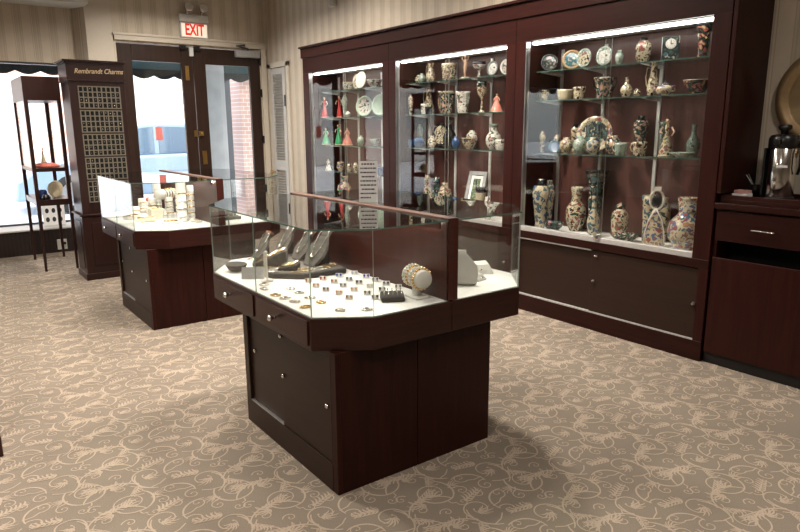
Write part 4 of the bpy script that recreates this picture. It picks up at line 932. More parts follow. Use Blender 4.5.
# brooches and pins along the drawer side
BR = [(1.19,2.388,'smoky','silver'),(1.186,2.307,'smoky','silver'),(1.183,2.209,'onyx','silver'),(1.183,2.122,'amber','gold'),(1.108,2.194,'pearl','silver'),(1.105,2.10,'amber','gold'),(1.10,2.455,'smoky','silver'),(1.092,2.33,'smoky','gold'),(1.135,2.53,'brown','silver'),(1.186,1.985,'pearl','silver'),(1.268,1.93,'smoky','silver'),(1.10,2.262,'brown','silver')]
BL = ['silver smoky brooch farthest back in the inner brooch row','silver smoky brooch second in the inner brooch row','silver brooch with black stone in the inner brooch row','amber and gold brooch in the inner row nearest the chamfer','pearl brooch beside the drawer side glass','amber brooch against the drawer side glass near the chamfer','dark silver brooch beside the glass joint','dark gold brooch in the row along the drawer side glass','brown brooch just in front of the grey mirror card','thin pearl pin alone near the chamfered glass','dark slanted pin close to the front glass corner','brown and silver brooch mid row along the drawer side glass']
for i, (x, y, g, mtl) in enumerate(BR):
    t = thing('brooch', BL[i], 'brooch', (x, y, ZD), 'brooches along the drawer side', .3+.5*(i % 3), True)
    mb = MB(); mb.lathe([(.017, 0), (.019, .003), (.013, .006), (.003, .007)], 10, None, 0, .62)
    for k in range(8):
        a = k*pi/4; mb.ball((.012*cos(a), .02*sin(a), .004), .004, n=6)
    mb.build('setting', M['gold' if mtl == 'gold' else 'silverchain'], t)
    mb = MB(); mb.ball((0, 0, .007), .008, sx=.7, sy=1.3, sz=.6, n=8); mb.build('stone', M[g], t)
# necklace tray
tray = thing('necklace_tray', 'large angular dark velvet necklace tray at the far end of the near island', 'jewellery tray', (1.4, 2.75, ZD))
mb = MB(); mb.prism([(1.255, 2.92), (1.19, 2.76), (1.215, 2.62), (1.32, 2.515), (1.535, 2.505), (1.552, 2.53), (1.552, 3.05), (1.34, 3.07)], ZD, ZD+.024); mb.build('tray', M['velvet'], tray, .004)
mb = MB(); mb.prism([(1.265, 2.91), (1.205, 2.76), (1.225, 2.63), (1.325, 2.53), (1.53, 2.52), (1.54, 2.54), (1.54, 3.03), (1.345, 3.05)], ZD+.024, ZD+.026); mb.build('pad', M['velvet2'], tray)
zt = ZD+.0262
rr = random.Random(5)
for i in range(7):
    cx, cy = [(1.255, 2.745), (1.27, 2.645), (1.345, 2.575), (1.44, 2.565), (1.30, 2.96), (1.36, 2.85), (1.495, 2.60)][i]
    mb = MB(); a0 = rr.random()*6
    pth = [(cx+(.045+.008*sin(3*a+a0))*cos(a), cy+(.032+.006*cos(2*a))*sin(a), zt+.0022) for a in [k*2*pi/24 for k in range(24)]]
    mb.tube(pth, .0022, 5, 0, True)
    for k in range(0, 24, 2): mb.ball(pth[k], .0038, n=6)
    tag(mb.build('necklace', M['silverchain' if i % 2 else 'gold']), 'bead necklace laid flat on the dark velvet tray', 'necklace', 'necklaces lying on the velvet tray')
# grooved bracelet ramps
for i, (xa, ya, xb, yb, ln, lab) in enumerate(((1.225, 2.83, 1.355, 2.75, .16, 'long ribbed taupe bracelet ramp behind the necklaces'), (1.28, 2.665, 1.34, 2.61, .09, 'short dark padded bracelet ramp in front of the long one'))):
    an = atan2(yb-ya, xb-xa)
    t = thing('bracelet_ramp', lab, 'bracelet display', ((xa+xb)/2, (ya+yb)/2, zt), 'bracelet ramps on the velvet tray', an, True)
    hw = ln/2; h1 = .075 if i == 0 else .03
    mb = MB(); mb.add([(-hw,-.04,0),(hw,-.04,0),(hw,.04,0),(-hw,.04,0),(-hw,-.04,.014),(hw,-.04,h1),(hw,.04,h1),(-hw,.04,.014)], [(0,3,2,1),(4,5,6,7),(0,1,5,4),(1,2,6,5),(2,3,7,6),(3,0,4,7)]); mb.build('wedge', M['velvet2' if i == 0 else 'velvet'], t, .006)
    for k in range(4):
        mb = MB(); y_ = -.03+.02*k; mb.tube([(-hw+.01, y_, .019), (hw-.01, y_, h1+.003)], .0035, 5); mb.build('bracelet', M['silverchain' if k % 2 else 'gold'], t)
# necklace busts
for i, (x, y, h, rz, lab) in enumerate(((1.30, 2.98, .14, .1, 'leftmost leaning grey necklace bust with a long hanging chain'), (1.43, 3.0, .165, .0, 'second leaning necklace bust, farthest back beside the partition'), (1.44, 2.82, .16, .05, 'third leaning necklace bust with copper cap, behind the largest'), (1.42, 2.65, .195, .05, 'largest leaning necklace bust with copper cap and a looped chain'))):
    t = thing('necklace_bust', lab, 'necklace display', (x, y, zt), 'necklace busts on the velvet tray', rz, True)
    T = Matrix.Rotation(radians(35), 4, 'Y')
    w0, w1 = h*.36, h*.15
    mb = MB()
    out = [(-w0*.6, -.02), (-w0, h*.30), (-w0*.95, h*.55), (-w1, h*.82), (-w1, h), (w1, h), (w1, h*.82), (w0*.95, h*.55), (w0, h*.30), (w0*.6, -.02)]
    vs = [(-.006, a, max(b, 0)) for a, b in out]+[(.010, a, max(b, 0)) for a, b in out]; n_ = len(out)
    mb.add(vs, [tuple(range(n_-1, -1, -1)), tuple(range(n_, 2*n_))]+[(k, (k+1) % n_, n_+(k+1) % n_, n_+k) for k in range(n_)], 0, False, T); mb.build('board', M['velvet2'], t, .003)
    mb = MB(); mb.box(-.008, .013, -w1*1.1, w1*1.1, h, h+.012, 0, T); mb.build('cap', M['copper'], t, .002)
    mb = MB(); mb.add([(h*.50, -w1*.9, 0), (h*.50, w1*.9, 0), (h*.14, w1*.9, 0), (h*.14, -w1*.9, 0), (h*.47, -w1*.9, h*.72), (h*.47, w1*.9, h*.72), (h*.45, w1*.9, h*.70), (h*.45, -w1*.9, h*.70)], [(0,3,2,1),(4,5,6,7),(0,1,5,4),(1,2,6,5),(2,3,7,6),(3,0,4,7)]); mb.build('easel', M['velvet'], t)
    mb = MB(); pth = [(-.010, -w0*.5*cos(a), h*.84-h*.60*sin(a)**1.0) for a in [k*pi/12 for k in range(13)]]
    mb.tube([(-.009, -w1*1.05, h*.98)]+pth+[(-.009, w1*1.05, h*.98)], .0022, 6, 0, False, T); mb.ball((-.014, 0, h*.22), .009, T=T, n=8); mb.build('necklace', M['silverchain'], t)
# grey bowl, card and ring pieces at the far corner
mb = MB(); mb.lathe([(.035, 0), (.05, .012), (.062, .03), (.058, .034), (.04, .024), (.004, .02)], 24, None, 0, .8); o = mb.build('trinket_bowl', M['velvet']); o.location = (1.155, 2.88, ZD); tag(o, 'dark oval trinket bowl by the far corner of the near island', 'bowl')
cd_ = thing('mirror_card', 'small tilted grey card standing in front of the dark trinket bowl', 'card', (1.14, 2.66, ZD), None, -.55, True)
mb = MB(); mb.box(-.05, .05, -.002, .002, .0, .055, 0, Matrix.Translation((0, 0, .002)) @ Matrix.Rotation(radians(-28), 4, 'X')); mb.build('face', M['grey'], cd_)
mb = MB(); mb.box(-.035, .035, .02, .04, 0, .012); mb.build('foot', M['velvet'], cd_)
st = thing('pearl_stand', 'thin upright white stand with a pearl strand at the edge of the dark tray', 'jewellery stand', (1.175, 2.585, ZD))
mb = MB(); mb.lathe([(.028, 0), (.028, .004), (.005, .007), (.004, .125), (.009, .13), (.004, .137)], 14, Matrix.Translation((1.175, 2.585, ZD))); mb.build('post', M['display'], st)
mb = MB()
for k in range(14): mb.ball((1.175-.009, 2.585-.004*(k % 2), ZD+.125-.0078*k), .0055, n=7)
mb.build('pearl_strand', M['pearl'], st)
# T-bar with gold bracelets
tb = thing('bracelet_roll', 'white bracelet roll on a stand carrying three gold and pearl bracelets, beside the wooden partition', 'bracelet display', (1.53, 1.965, ZD), None, 0, True)
mb = MB(); mb.box(-.03, .03, -.04, .04, 0, .010); mb.box(-.014, .014, -.014, .014, .010, .07); mb.build('stand', M['display'], tb, .003)
TT = Matrix.Translation((0, 0, .084)) @ Matrix.Rotation(-.2, 4, 'Z') @ Matrix.Rotation(pi/2, 4, 'X')
mb = MB(); mb.lathe([(.034, -.065), (.036, -.06), (.036, .06), (.034, .065), (.01, .066)], 24, TT); mb.build('roll', M['display'], tb)
for k, q in enumerate((.045, .018, -.012, -.04)):
    mb = MB()
    for a in range(20):
        an = a*2*pi/20; mb.ball((.041*cos(an), .041*sin(an), q), .0068 if k % 2 else .0058, n=6, T=TT)
    mb.build('bracelet', M['pearl' if k % 2 else 'gold'], tb)
rp = thing('ring_pad', 'low black ring pad with silver rings in front of the bracelet roll', 'ring pad', (1.425, 1.985, ZD), None, -.5, True)
mb = MB(); mb.add([(-.047,-.033,0),(.047,-.033,0),(.047,.033,0),(-.047,.033,0),(-.045,-.03,.02),(.045,-.03,.02),(.045,.03,.034),(-.045,.03,.034)], [(0,3,2,1),(4,5,6,7),(0,1,5,4),(1,2,6,5),(2,3,7,6),(3,0,4,7)]); mb.build('pad', M['velvet'], rp, .006)
for k in range(10):
    x, y = -.034+.017*(k % 5), -.014+.026*(k//5); z_ = .027+.006*(k//5)
    mb = MB(); mb.tube([(x, y+.0065*cos(a), z_+.0035+.0065*sin(a)) for a in [q*2*pi/10 for q in range(10)]], .0016, 5, 0, True); mb.ball((x, y-.002, z_+.011), .0032, n=6); mb.build('ring', M['silverchain'], rp)
# right half: white displays
nb = thing('necklace_bust', 'tall white curved necklace bust in the right half of the near island', 'necklace display', (1.80, 2.02, ZD), None, .0, True)
pts = [(-.075, .0), (-.085, .04), (-.08, .08), (-.05, .115), (-.03, .135), (-.03, .15), (.03, .15), (.03, .135), (.05, .115), (.08, .08), (.085, .04), (.075, 0)]
mb = MB()
for s_, dz in ((0, 0),):
    T = Matrix.Rotation(-.75, 4, 'Z') @ Matrix.Rotation(radians(-28), 4, 'X')
    vs = [(a, -.008-.02*cos(a*12), b) for a, b in pts]+[(a, .006-.02*cos(a*12), b) for a, b in pts]; n_ = len(pts)
    mb.add(vs, [tuple(range(n_)), tuple(range(2*n_-1, n_-1, -1))]+[(k, n_+k, n_+(k+1) % n_, (k+1) % n_) for k in range(n_)], 0, False, T)
mb.build('board', M['display'], nb, .003)
T2 = Matrix.Rotation(-.75, 4, 'Z')
mb = MB(); mb.box(-.07, .07, -.005, .10, 0, .006, 0, T2); mb.box(-.02, .02, .055, .062, .006, .10, 0, T2); mb.build('foot', M['display'], nb, .002)
for i, (x, y, sx, sy, h, rz, lab) in enumerate(((1.95, 2.30, .05, .04, .085, .2, 'upright white earring block behind the white bust'), (2.03, 2.14, .06, .045, .05, -.4, 'low white sloping ring block near the right end glass'), (1.93, 2.04, .035, .03, .03, .3, 'smallest white ring cube in front of the right end glass'), (1.76, 2.28, .055, .05, .11, .0, 'tallest white block right behind the white bust'))):
    t = thing('display_block', lab, 'display block', (x, y, ZD), 'white blocks in the right half of the near island', rz, True)
    mb = MB(); mb.add([(-sx,-sy,0),(sx,-sy,0),(sx,sy,0),(-sx,sy,0),(-sx*.8,-sy*.2,h*.8),(sx*.8,-sy*.2,h*.8),(sx*.8,sy*.8,h),(-sx*.8,sy*.8,h)], [(0,3,2,1),(4,5,6,7),(0,1,5,4),(1,2,6,5),(2,3,7,6),(3,0,4,7)]); mb.build('block', M['display'], t, .003)
    mb = MB(); mb.box(-sx*.5, sx*.5, -sy*.72, -sy*.68, h*.3, h*.36); mb.ball((0, -sy*.66, h*.38), .006, n=7); mb.build('ring', M['silverchain'], t)

# -- bracelets and rolls on the farther island
def tower(x, y, r, h, lab, rings=8):
    t = thing('bracelet_tower', lab, 'bracelet display', (x, y, ZD), 'white bracelet towers on the farther island', 0, True)
    mb = MB(); mb.lathe([(r*1.25, 0), (r*1.25, .006), (r, .008), (r, h-.004), (r*.94, h), (.004, h)], 22); mb.build('cylinder', M['display'], t)
    for k in range(rings):
        z_ = h*(.12+.8*k/rings); mb = MB()
        mb.tube([((r+.002)*cos(a), (r+.002)*sin(a), z_+.004*sin(a*3)) for a in [q*2*pi/16 for q in range(16)]], .0028, 5, 0, True); mb.ball((-(r+.003)*.7, -(r+.003)*.7, z_), .006, n=6); mb.build('bracelet', M['gold' if k % 2 else 'pearl'], t)
tower(1.508, 4.723, .034, .285, 'tallest thick white bracelet tower on the farther island', 4)
tower(1.588, 4.76, .024, .255, 'tall slim white bracelet tower beside the wooden post', 9)
tower(1.545, 4.90, .024, .225, 'white bracelet tower just behind the tallest thick one', 7)
tower(1.50, 4.99, .026, .155, 'mid height cream bracelet tower left of the tallest one', 6)
tower(1.52, 5.36, .030, .235, 'cream bracelet tower at the back, behind the horizontal roll', 7)
tower(1.43, 5.18, .032, .135, 'broad cream tower below the horizontal roll', 5)
tower(1.42, 5.42, .035, .115, 'cream tower toward the left back of the farther island', 4)
tower(1.34, 5.36, .034, .06, 'shortest cream tower at the left back', 2)
t = thing('bracelet_roll', 'horizontal white bracelet roll raised on a stand on the farther island', 'bracelet display', (1.53, 5.16, ZD), None, 0, True)
mb = MB(); mb.box(-.04, .04, -.04, .04, 0, .012); mb.box(-.012, .012, -.012, .012, .012, .13); mb.build('stand', M['display'], t, .003)
TT = Matrix.Translation((0, 0, .165)) @ Matrix.Rotation(-1.0, 4, 'Z') @ Matrix.Rotation(pi/2, 4, 'X')
mb = MB(); mb.lathe([(.036, -.09), (.038, -.085), (.038, .085), (.036, .09), (.01, .091)], 22, TT); mb.build('roll', M['display'], t)
for q in (.03, 0, -.03, -.06):
    mb = MB(); mb.tube([(.041*cos(a), .041*sin(a), q) for a in [k*2*pi/18 for k in range(18)]], .004, 5, 0, True, TT); mb.build('bracelet', M['gold'], t)
for i, (x, y, sx, sy, h, mk, lab) in enumerate(((1.30, 4.93, .07, .045, .02, 'cream', 'flat cream chain pad at the left front of the farther island'), (1.40, 4.66, .06, .035, .018, 'display', 'flat white chain pad in front of the tallest tower'), (1.27, 4.76, .06, .03, .012, 'display', 'thin white pad near the chamfered corner of the farther island'), (1.40, 5.02, .045, .045, .075, 'cream', 'upright cream block with a draped bracelet, centre of the farther island'), (1.24, 5.08, .05, .05, .03, 'cream', 'low cream pad behind the left chain pad'), (1.57, 4.62, .022, .045, .014, 'display', 'thin white pad next to the wooden post'))):
    t = thing('chain_pad', lab, 'display pad', (x, y, ZD), 'pads on the farther island', .1*i-.3, True)
    mb = MB(); mb.box(-sx, sx, -sy, sy, 0, h); mb.build('pad', M[mk], t, .004)
    mb = MB()
    for k in range(3): mb.tube([(-sx*.8, -sy*.6+sy*.6*k, h+.002), (0, -sy*.5+sy*.6*k, h+.003), (sx*.8, -sy*.6+sy*.6*k, h+.002)], .0028, 5)
    mb.build('chain', M['gold'], t)
t = thing('ring_box', 'small white box with an orange red ornament among the white towers', 'box', (1.44, 5.30, ZD), None, -.3, True)
mb = MB(); mb.box(-.03, .03, -.03, .03, 0, .105); mb.build('box', M['display'], t, .004)
mb = MB(); mb.ball((-.01, -.02, .118), .018, n=10); mb.ball((.012, -.012, .116), .014, n=8); mb.build('ornament', K['pinkp'], t)
for i, (x, y, lab) in enumerate(((1.80, 4.62, 'dark ring tray in the right half of the farther island, nearest the front'), (1.86, 4.86, 'dark ring tray in the right half of the farther island, behind the front one'))):
    t = thing('ring_tray', lab, 'ring tray', (x, y, ZD), 'ring trays on the farther island', .1, True)
    mb = MB(); mb.box(-.09, .09, -.06, .06, 0, .022); mb.build('tray', M['velvet2'], t, .004)
    mb = MB()
    for k in range(15): mb.ball((-.07+.035*(k % 5), -.036+.036*(k//5), .026), .007, n=6)
    mb.build('rings', M['silverchain'], t)

# printed card on the island
pc = thing('notice_card', 'tall narrow white notice card with lines of print standing on the glass top', 'sign', (1.682, 2.53, 1.0005), None, -atan2(1.682, 2.53), True)
T = Matrix.Rotation(radians(-6), 4, 'X')
mb = MB(); mb.box(-.044, .044, -.002, .002, .001, .192, 0, T); mb.build('card', M['paper'], pc)
mb = MB(); mb.box(-.044, .044, -.002, .045, 0, .0025); mb.build('foot', M['paper'], pc)
rr = random.Random(3); mb = MB()
for k in range(9):
    z_ = .178-.0195*k; x_ = -.036+(.0 if k % 3 else .006)
    xe = .037-(0 if k % 3 else .007) if k < 8 else .012
    while x_ < xe:
        l = rr.uniform(.006, .016); mb.box(x_, min(x_+l, xe), -.0031, -.0022, z_-.0032, z_+.0032, 0, T); x_ += l+.003
mb.build('print', M['ink'], pc)

# ------------------------------------------------------------------ charm tower
tw = thing('charm_display_tower', 'tall dark wooden display tower with five grids of charms and a gilt script sign', 'display tower', (1.35, 6.45, 0))
TX0, TX1, TY0, TY1 = 1.125, 1.582, 6.30, 6.66
mb = MB(); mb.box(TX0, TX1, TY0+.012, TY1, .60, 1.76); mb.box(TX0, TX0+.07, TY0, TY0+.012, .60, 1.76); mb.box(TX1-.045, TX1, TY0, TY0+.012, .60, 1.76); mb.box(TX0+.07, TX1-.045, TY0, TY0+.012, 1.715, 1.76); mb.build('body', M['redwood'], tw, .002)
mb = MB(); mb.box(TX0-.012, TX1+.012, TY0-.012, TY1, .012, .585); mb.box(TX0-.025, TX1+.02, TY0-.025, TY1, 0, .06); mb.build('lower_cabinet', M['redwood'], tw, .003)
mb = MB(); mb.box(TX0-.03, TX1+.03, TY0-.03, TY1, .585, .60); mb.build('ledge', M['redwood'], tw, .003)
mb = MB(); mb.box(TX0+.06, TX1-.06, TY0-.018, TY0-.012, .13, .52)
mb.build('front_panel', M['redwood'], tw, .005)
mb = MB(); mb.box(TX0-.018, TX0-.012, TY0+.05, TY1-.05, .10, .53); mb.build('side_panel', M['redwood'], tw, .005)
mb = MB(); mb.box(TX0-.01, TX1+.005, TY0-.008, TY1, 1.76, 1.90); mb.build('sign_board', M['redwood'], tw, .003)
mb = MB(); mb.box(TX0-.02, TX1+.01, TY0-.016, TY1, 1.90, 1.915); mb.box(TX0-.038, TX1+.018, TY0-.03, TY1+.01, 1.915, 1.93); mb.box(TX0-.018, TX1+.01, TY0-.014, TY1, 1.752, 1.762); mb.build('crown', M['redwood'], tw, .004)
M['giltpaint'] = simple('gilt_lettering', (.62, .47, .28), .45)
vs, fs = text_mesh('Rembrandt Charms', .058, .0012, .32, .86, .0006)
mb = MB(); mb.add(vs, fs, 0, False, Matrix.Translation((1.375, TY0-.010, 1.838)) @ Matrix.Rotation(radians(-1), 4, 'Y') @ UPR); mb.build('sign_lettering', M['giltpaint'], tw)
rr = random.Random(11)
for g in range(5):
    zt_, x0, x1 = 1.71-.205*g, 1.197, 1.535; zb = zt_-.183
    mb = MB(); mb.box(x0, x1, TY0+.004, TY0+.0118, zb, zt_, 1)
    for k in range(10):
        x = x0+(x1-x0)*k/9; mb.box(x-.0045, x+.0045, TY0-.004, TY0+.004, zb, zt_, 0)
    for k in range(5):
        z_ = zb+(zt_-zb)*k/4; mb.box(x0-.0045, x1+.0045, TY0-.0045, TY0+.004, z_-.0045, z_+.0045, 0)
    for i in range(9):
        for j in range(4):
            if rr.random() < .45: continue
            x = x0+(x1-x0)*(i+.5)/9+rr.uniform(-.003, .003); z_ = zb+(zt_-zb)*(j+.5)/4+rr.uniform(-.004, .006)
            mb.ball((x, TY0+.003, z_), rr.uniform(.0028, .0055), 2, sy=.4, sz=rr.uniform(.8, 1.6), n=6)
    mb.build('charm_grid', [simple('grid_brass', (.18, .155, .12), .5, .2), M['void'], M['silverchain']], tw)

# ------------------------------------------------------------------ glass stand by the window
et = thing('glass_display_stand', 'tall slender dark wood and glass display stand on legs, by the shop window', 'display stand', (1.0, 7.3, 0))
EX0, EX1, EY0, EY1 = .85, 1.16, 6.93, 7.70
mb = MB(); mb.box(EX0, EX1, EY0, EY1, 1.61, 1.825); mb.build('header', M['redwood'], et, .003)
for x in (EX0, EX1-.034):
    for y in (EY0, EY1-.034):
        mb = MB(); mb.box(x, x+.034, y, y+.034, .64, 1.61)
        cx, cy = x+.017, y+.017
        mb.add([(cx-.011,cy-.011,0),(cx+.011,cy-.011,0),(cx+.011,cy+.011,0),(cx-.011,cy+.011,0),(cx-.017,cy-.017,.64),(cx+.017,cy-.017,.64),(cx+.017,cy+.017,.64),(cx-.017,cy+.017,.64)], [(0,3,2,1),(0,1,5,4),(1,2,6,5),(2,3,7,6),(3,0,4,7)])
        mb.build('leg', M['redwood'], et, .002)
mb = MB(); mb.box(EX0+.004, EX1-.004, EY0+.004, EY1-.004, .955, .99); mb.build('shelf', M['redwood'], et, .002)
mb = MB(); mb.box(EX0+.004, EX1-.004, EY0+.004, EY1-.004, .635, .69); mb.build('shelf', M['redwood'], et, .002)
mb = MB(); mb.pane((EX0+.013, EY0+.028), (EX0+.013, EY1-.028), .992, 1.608, .005); mb.build('glass_side', [M['glass'], M['gedge']], et)
mb = MB(); mb.pane((EX1-.013, EY0+.028), (EX1-.013, EY1-.028), .992, 1.608, .005); mb.build('glass_side', [M['glass'], M['gedge']], et)
# contents
mb = MB(); mb.lathe([(.12, 0), (.125, .006), (.09, .03), (.06, .038), (.005, .042)], 18, None, 0, 1); o = mb.build('red_cloth', M['redcloth']); o.location = (1.0, 7.16, .9905); tag(o, 'crumpled red cloth on the middle shelf of the glass stand', 'cloth')
ware('figure', 7.16, .9905+.0425, .14, .06, 'creamp', 'small cream figurine standing on the red cloth in the glass stand', 'figurine', .985)
def eplate(x, y, R, lab):
    t = thing('plate', lab, 'plate', (x, y, .6905), 'plates on the glass stand', .45, True)
    T = Matrix.Translation((0, 0, R+.004)) @ Matrix.Rotation(radians(78), 4, 'X')
    mb = MB(); mb.lathe([(R*.5, -.01), (R*.9, .0), (R, .006), (R*.97, .009), (R*.62, .001), (.003, 0)], 30, T); mb.build('plate', K['creamp'], t)
    mb = MB()
    for s in (-1, 1): mb.tube([(s*R*.35, -R*.35, .003), (s*R*.3, .01, .004), (s*R*.15, R*.33, R*1.1)], .003, 5)
    mb.build('stand', M['black'], t)
eplate(1.035, 7.05, .078, 'cream plate on a black easel, lower shelf of the glass stand')
eplate(1.11, 7.45, .07, 'second cream plate half behind the first on the glass stand')
mb = MB(); mb.lathe([(.03, 0), (.045, .03), (.04, .07), (.03, .085), (.024, .085), (.01, .06)], 16); o = mb.build('vase', M['bluegl']); o.location = (.935, 7.1, .6905); tag(o, 'small blue pot on the lower shelf of the glass stand', 'pot')
mb = MB(); mb.lathe([(.035, 0), (.04, .02), (.028, .04), (.012, .05), (.004, .06)], 14); o = mb.build('bell', M['black']); o.location = (.945, 6.985, .6905); tag(o, 'small black bell shaped ornament in front of the cream plate', 'ornament')
sh = thing('picture_sheet', 'white sheet with six dark pictures standing on the window sill behind the glass stand', 'poster', (1.17, 8.22, WZ0))
mb = MB(); mb.box(1.06, 1.285, 8.235, 8.243, WZ0+.0005, .515); mb.box(1.10, 1.24, 8.243, 8.30, WZ0+.0005, WZ0+.01); mb.build('sheet', M['paper'], sh)
mb = MB()
for i in range(3):
    for j in range(2): mb.lathe([(.022, 0), (.022, .001), (.012, .0011)], 10, Matrix.Translation((1.105+.066*i, 8.2348, WZ0+.065+.10*j)) @ Matrix.Rotation(pi/2, 4, 'X') @ Matrix.Diagonal((.9, 1.3, 1, 1)))
mb.build('pictures', M['ink'], sh)

# cabinet whose corner shows at the left edge
lc = thing('low_cabinet', 'dark reddish wooden cabinet whose lower corner shows at the left edge of the photo', 'cabinet', (-.5, 3.3, 0))
mb = MB(); mb.box(-1.0, .115, 3.02, 3.62, .09, .93); mb.build('body', M['partition'], lc, .003)
mb = MB(); mb.box(-1.02, .132, 3.0, 3.64, 0, .09); mb.build('plinth', M['partition'], lc, .003)
mb = MB(); mb.box(-1.02, .125, 3.0, 3.64, .93, .96); mb.build('top', M['woodh'], lc, .004)

# ------------------------------------------------------------------ street
mb = MB(); mb.box(-40, 40, 8.52, 40, -.14, -.02); struct('ground', mb, M['snow'])
mb = MB(); mb.box(-40, 40, 9.9, 10.1, -.02, .04); struct('trim_5', mb, M['stone'])
aw = thing('awning', 'dark teal canvas awning with scalloped valance outside the shop front', 'awning', (0, 9.0, 2.1))
AX0, AX1 = -4.2, 5.6
mb = MB(); mb.add([(AX0, 8.55, 2.62), (AX1, 8.55, 2.62), (AX1, 9.55, 2.17), (AX0, 9.55, 2.17), (AX0, 8.55, 2.60), (AX1, 8.55, 2.60), (AX1, 9.53, 2.15), (AX0, 9.53, 2.15)], [(0,1,2,3),(7,6,5,4),(0,3,7,4),(1,5,6,2),(3,2,6,7),(0,4,5,1)]); mb.build('canopy', M['teal'], aw)
mb = MB(); n_ = int((AX1-AX0)/.28)
for i in range(n_):
    x0 = AX0+i*.28; pts = [(x0, 2.19)]+[(x0+.28*k/8, 2.07-.045*sin(pi*k/8)) for k in range(9)]+[(x0+.28, 2.19)]
    vs = [(a, 9.55, b) for a, b in pts]+[(a, 9.558, b) for a, b in pts]; q = len(pts)
    mb.add(vs, [tuple(range(q)), tuple(range(2*q-1, q-1, -1))]+[(k, q+k, q+(k+1) % q, (k+1) % q) for k in range(q)])
mb.build('valance', M['valance'], aw)
for i, (x, y, z_) in enumerate(((.80, 8.85, 2.455), (.88, 9.25, 2.275), (1.18, 9.0, 2.385), (1.30, 9.35, 2.23), (2.4, 8.9, 2.43), (2.6, 9.3, 2.25), (0.1, 8.9, 2.43))):
    mb = MB(); mb.lathe([(.045, .02), (.045, 0), (.03, -.004)], 14, Matrix.Translation((x, y, z_))); mb.build('soffit_lamp', simple('soffit_lamp', (.9, .9, .9), .5, emis=(1, 1, 1), es=4), aw)
# shop front beyond the doors
mb = MB(); mb.box(3.42, 3.72, 9.3, 9.75, 0, 2.9)
tag(mb.build('stone_pillar', M['stone'], None, .01), 'pale grey stone pillar outside behind the right door leaf', 'pillar')
nb_ = thing('neighbour_shopfront', 'dark framed window and pink brick wall beyond the right street door', 'shop front', (4.4, 10, 0))
mb = MB(); mb.box(3.80, 3.92, 9.6, 9.72, 0, 2.5); mb.box(3.92, 5.0, 9.6, 9.72, 2.28, 2.5); mb.build('frame', M['anod'], nb_)
mb = MB(); mb.box(4.2, 6.5, 9.9, 10.3, 0, 3.2); mb.build('brick_wall', M['brick'], nb_)
# parked car
car = thing('parked_car', 'pale blue parked car seen through the left street door', 'car', (3.3, 12.6, -.02))
def carbuild():
    W0, W1 = 11.75, 13.45; X = 1.15
    low = [(0, .22), (.05, .55), (.35, .72), (1.1, .88), (3.3, .93), (4.25, .86), (4.35, .6), (4.33, .22)]
    def slab(pts, y0, y1, mb, T=0.0):
        n = len(pts); vs = [(X+a, y0+T, b) for a, b in pts]+[(X+a, y1-T, b) for a, b in pts]
        mb.add(vs, [tuple(range(n-1, -1, -1)), tuple(range(n, 2*n))]+[(k, (k+1) % n, n+(k+1) % n, n+k) for k in range(n)])
    mb = MB(); slab(low, W0, W1, mb); mb.build('body', M['carpaint'], car, .06, seg=3)
    mb = MB(); top = [(1.0, .86), (1.72, 1.38), (2.2, 1.47), (3.0, 1.45), (3.85, .90)]; slab(top, W0+.16, W1-.16, mb); mb.build('roof', M['carpaint'], car, .05, seg=3)
    for pts in ([(1.28, .93), (1.80, 1.33), (2.25, 1.39), (2.25, .93)], [(2.33, .93), (2.33, 1.39), (2.95, 1.37), (3.35, 1.15), (3.45, .93)]):
        mb = MB(); slab(pts, W0+.145, W0+.165, mb); mb.build('window', M['carglass'], car)
    for wx in (.85, 3.45):
        for y in (W0-.01, W1-.19):
            mb = MB(); T = Matrix.Translation((X+wx, y, .31)) @ Matrix.Rotation(-pi/2, 4, 'X'); mb.lathe([(.2, 0), (.30, 0), (.33, .03), (.33, .17), (.30, .2), (.2, .2)], 24, T); wh = mb.build('wheel', M['tyre'], car)
            mb = MB(); mb.lathe([(.19, -.005), (.19, .01), (.05, .02)], 20, T); mb.build('hubcap', M['silver'], wh)
    mb = MB(); mb.box(X+.0, X+.06, W0+.15, W0+.4, .58, .7); mb.build('headlamp', M['lgrey'], car, .01)
    mb = MB(); mb.box(X+1.42, X+1.56, W0+.0, W0+.10, .92, 1.03); mb.build('door_mirror', M['carpaint'], car, .02)
carbuild()
# notice stuck on the door glass
mb = MB(); mb.box(2.375, 2.455, YD+.014, YD+.0195, 1.21, 1.37); tag(mb.build('door_notice', M['redsticker']), 'red notice stuck on the left street door glass', 'sticker')
# facing buildings
def building(x0, x1, y, h, mt, label, rows, cols, wz=1.2):
    b = thing('facing_building', label, 'building', ((x0+x1)/2, y, 0), 'buildings across the street')
    mb = MB(); mb.box(x0, x1, y, y+4, 0, h); mb.build('wall', mt, b)
    for r_ in range(rows):
        for c in range(cols):
            wx = x0+(x1-x0)*(c+.5)/cols; z0 = wz+r_*2.9; ww = (x1-x0)/cols*.28
            mb = MB(); mb.box(wx-ww, wx+ww, y-.04, y+.02, z0, z0+1.6); f = mb.build('window', M['doorpaint'], b)
            mb = MB(); mb.box(wx-ww+.06, wx+ww-.06, y-.05, y-.04, z0+.06, z0+1.54); mb.build('pane', M['anodpane'], f)
M['anodpane'] = simple('house_window', (.30, .33, .36), .2)
building(-14, -2.5, 21, 8, M['stone'], 'grey building across the street, farthest left', 2, 6)
building(-2.5, 3.6, 21, 7, M['brick'], 'pink brick building across the street behind the glass stand', 2, 3)
building(3.6, 10, 22, 6.5, M['doorpaint'], 'white fronted building across the street seen through the street doors', 2, 5, 2.2)
building(10, 20, 21, 7, M['brick'], 'brick building across the street, farthest right', 2, 4)

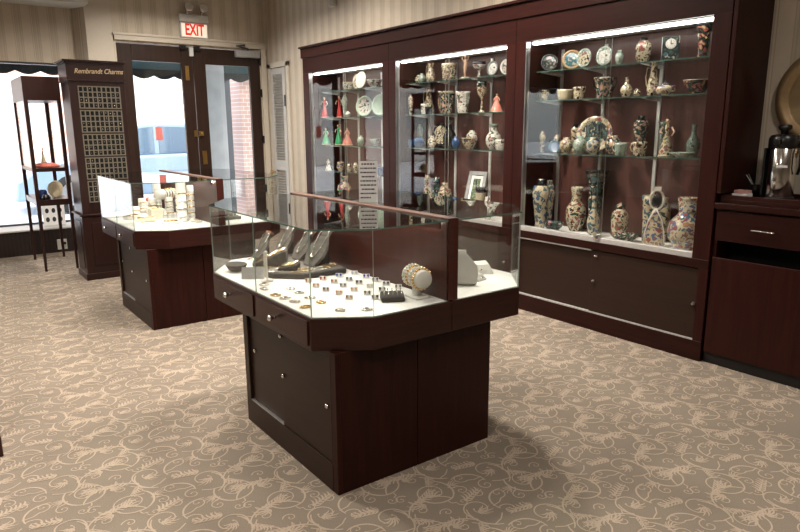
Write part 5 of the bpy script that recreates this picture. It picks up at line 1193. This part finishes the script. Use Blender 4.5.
# ------------------------------------------------------------------ light
wd = bpy.data.worlds.new('world'); S.world = wd; wd.use_nodes = True
bg = wd.node_tree.nodes['Background']
sk = wd.node_tree.nodes.new('ShaderNodeTexSky')
try:
    sk.sky_type = 'NISHITA'; sk.sun_disc = False; sk.sun_elevation = radians(38); sk.sun_rotation = radians(200); sk.air_density = 1.2; sk.dust_density = 4
except Exception: pass
mixn = wd.node_tree.nodes.new('ShaderNodeMix'); mixn.data_type = 'RGBA'; mixn.inputs['Factor'].default_value = .82
wd.node_tree.links.new(sk.outputs['Color'], mixn.inputs[6]); mixn.inputs[7].default_value = (.88, .95, 1.0, 1)
wd.node_tree.links.new(mixn.outputs[2], bg.inputs['Color'])
bg.inputs['Strength'].default_value = 2.7
def portal(name, loc, sx, sz):
    l = bpy.data.lights.new(name, 'AREA'); l.shape = 'RECTANGLE'; l.size = sx; l.size_y = sz; l.cycles.is_portal = True
    o = bpy.data.objects.new(name, l); COL.objects.link(o); o.location = loc; o.rotation_euler = (-pi/2, 0, 0)
portal('window_daylight', (.6, YW+.09, 1.18), 1.9, 1.78); portal('side_window_daylight', (-2.42, YW+.09, 1.18), 1.25, 1.78); portal('door_daylight', (2.9, YD+.11, 1.2), 1.5, 1.85)
def down(name, x, y, e, size=.28, col=(1, .86, .70), spread=130, z=CEIL-.02):
    l = bpy.data.lights.new(name, 'AREA'); l.shape = 'DISK'; l.size = size; l.energy = e; l.color = col; l.spread = radians(spread)
    o = bpy.data.objects.new(name, l); COL.objects.link(o); o.location = (x, y, z)
for x, y, e in ((2.65, 3.3, 70), (2.75, 5.6, 42), (.45, 3.7, 50), (.5, 6.2, 40), (2.4, 6.9, 42), (1.5, 3.9, 36), (2.3, .1, 24), (-.5, .8, 40), (-1.8, 3.4, 30)):  # recessed lamps, plus unseen ones added to brighten the card, counter and side walls
    down('ceiling_and_fill_light', x, y, e, col=(1, .91, .80), spread=150)
S.cycles.max_bounces = 10; S.cycles.transparent_max_bounces = 32; S.cycles.glossy_bounces = 5; S.cycles.diffuse_bounces = 4
S.cycles.sample_clamp_indirect = 6; S.cycles.use_denoising = True
S.cycles.caustics_reflective = False; S.cycles.caustics_refractive = False
S.view_settings.exposure = 0.2
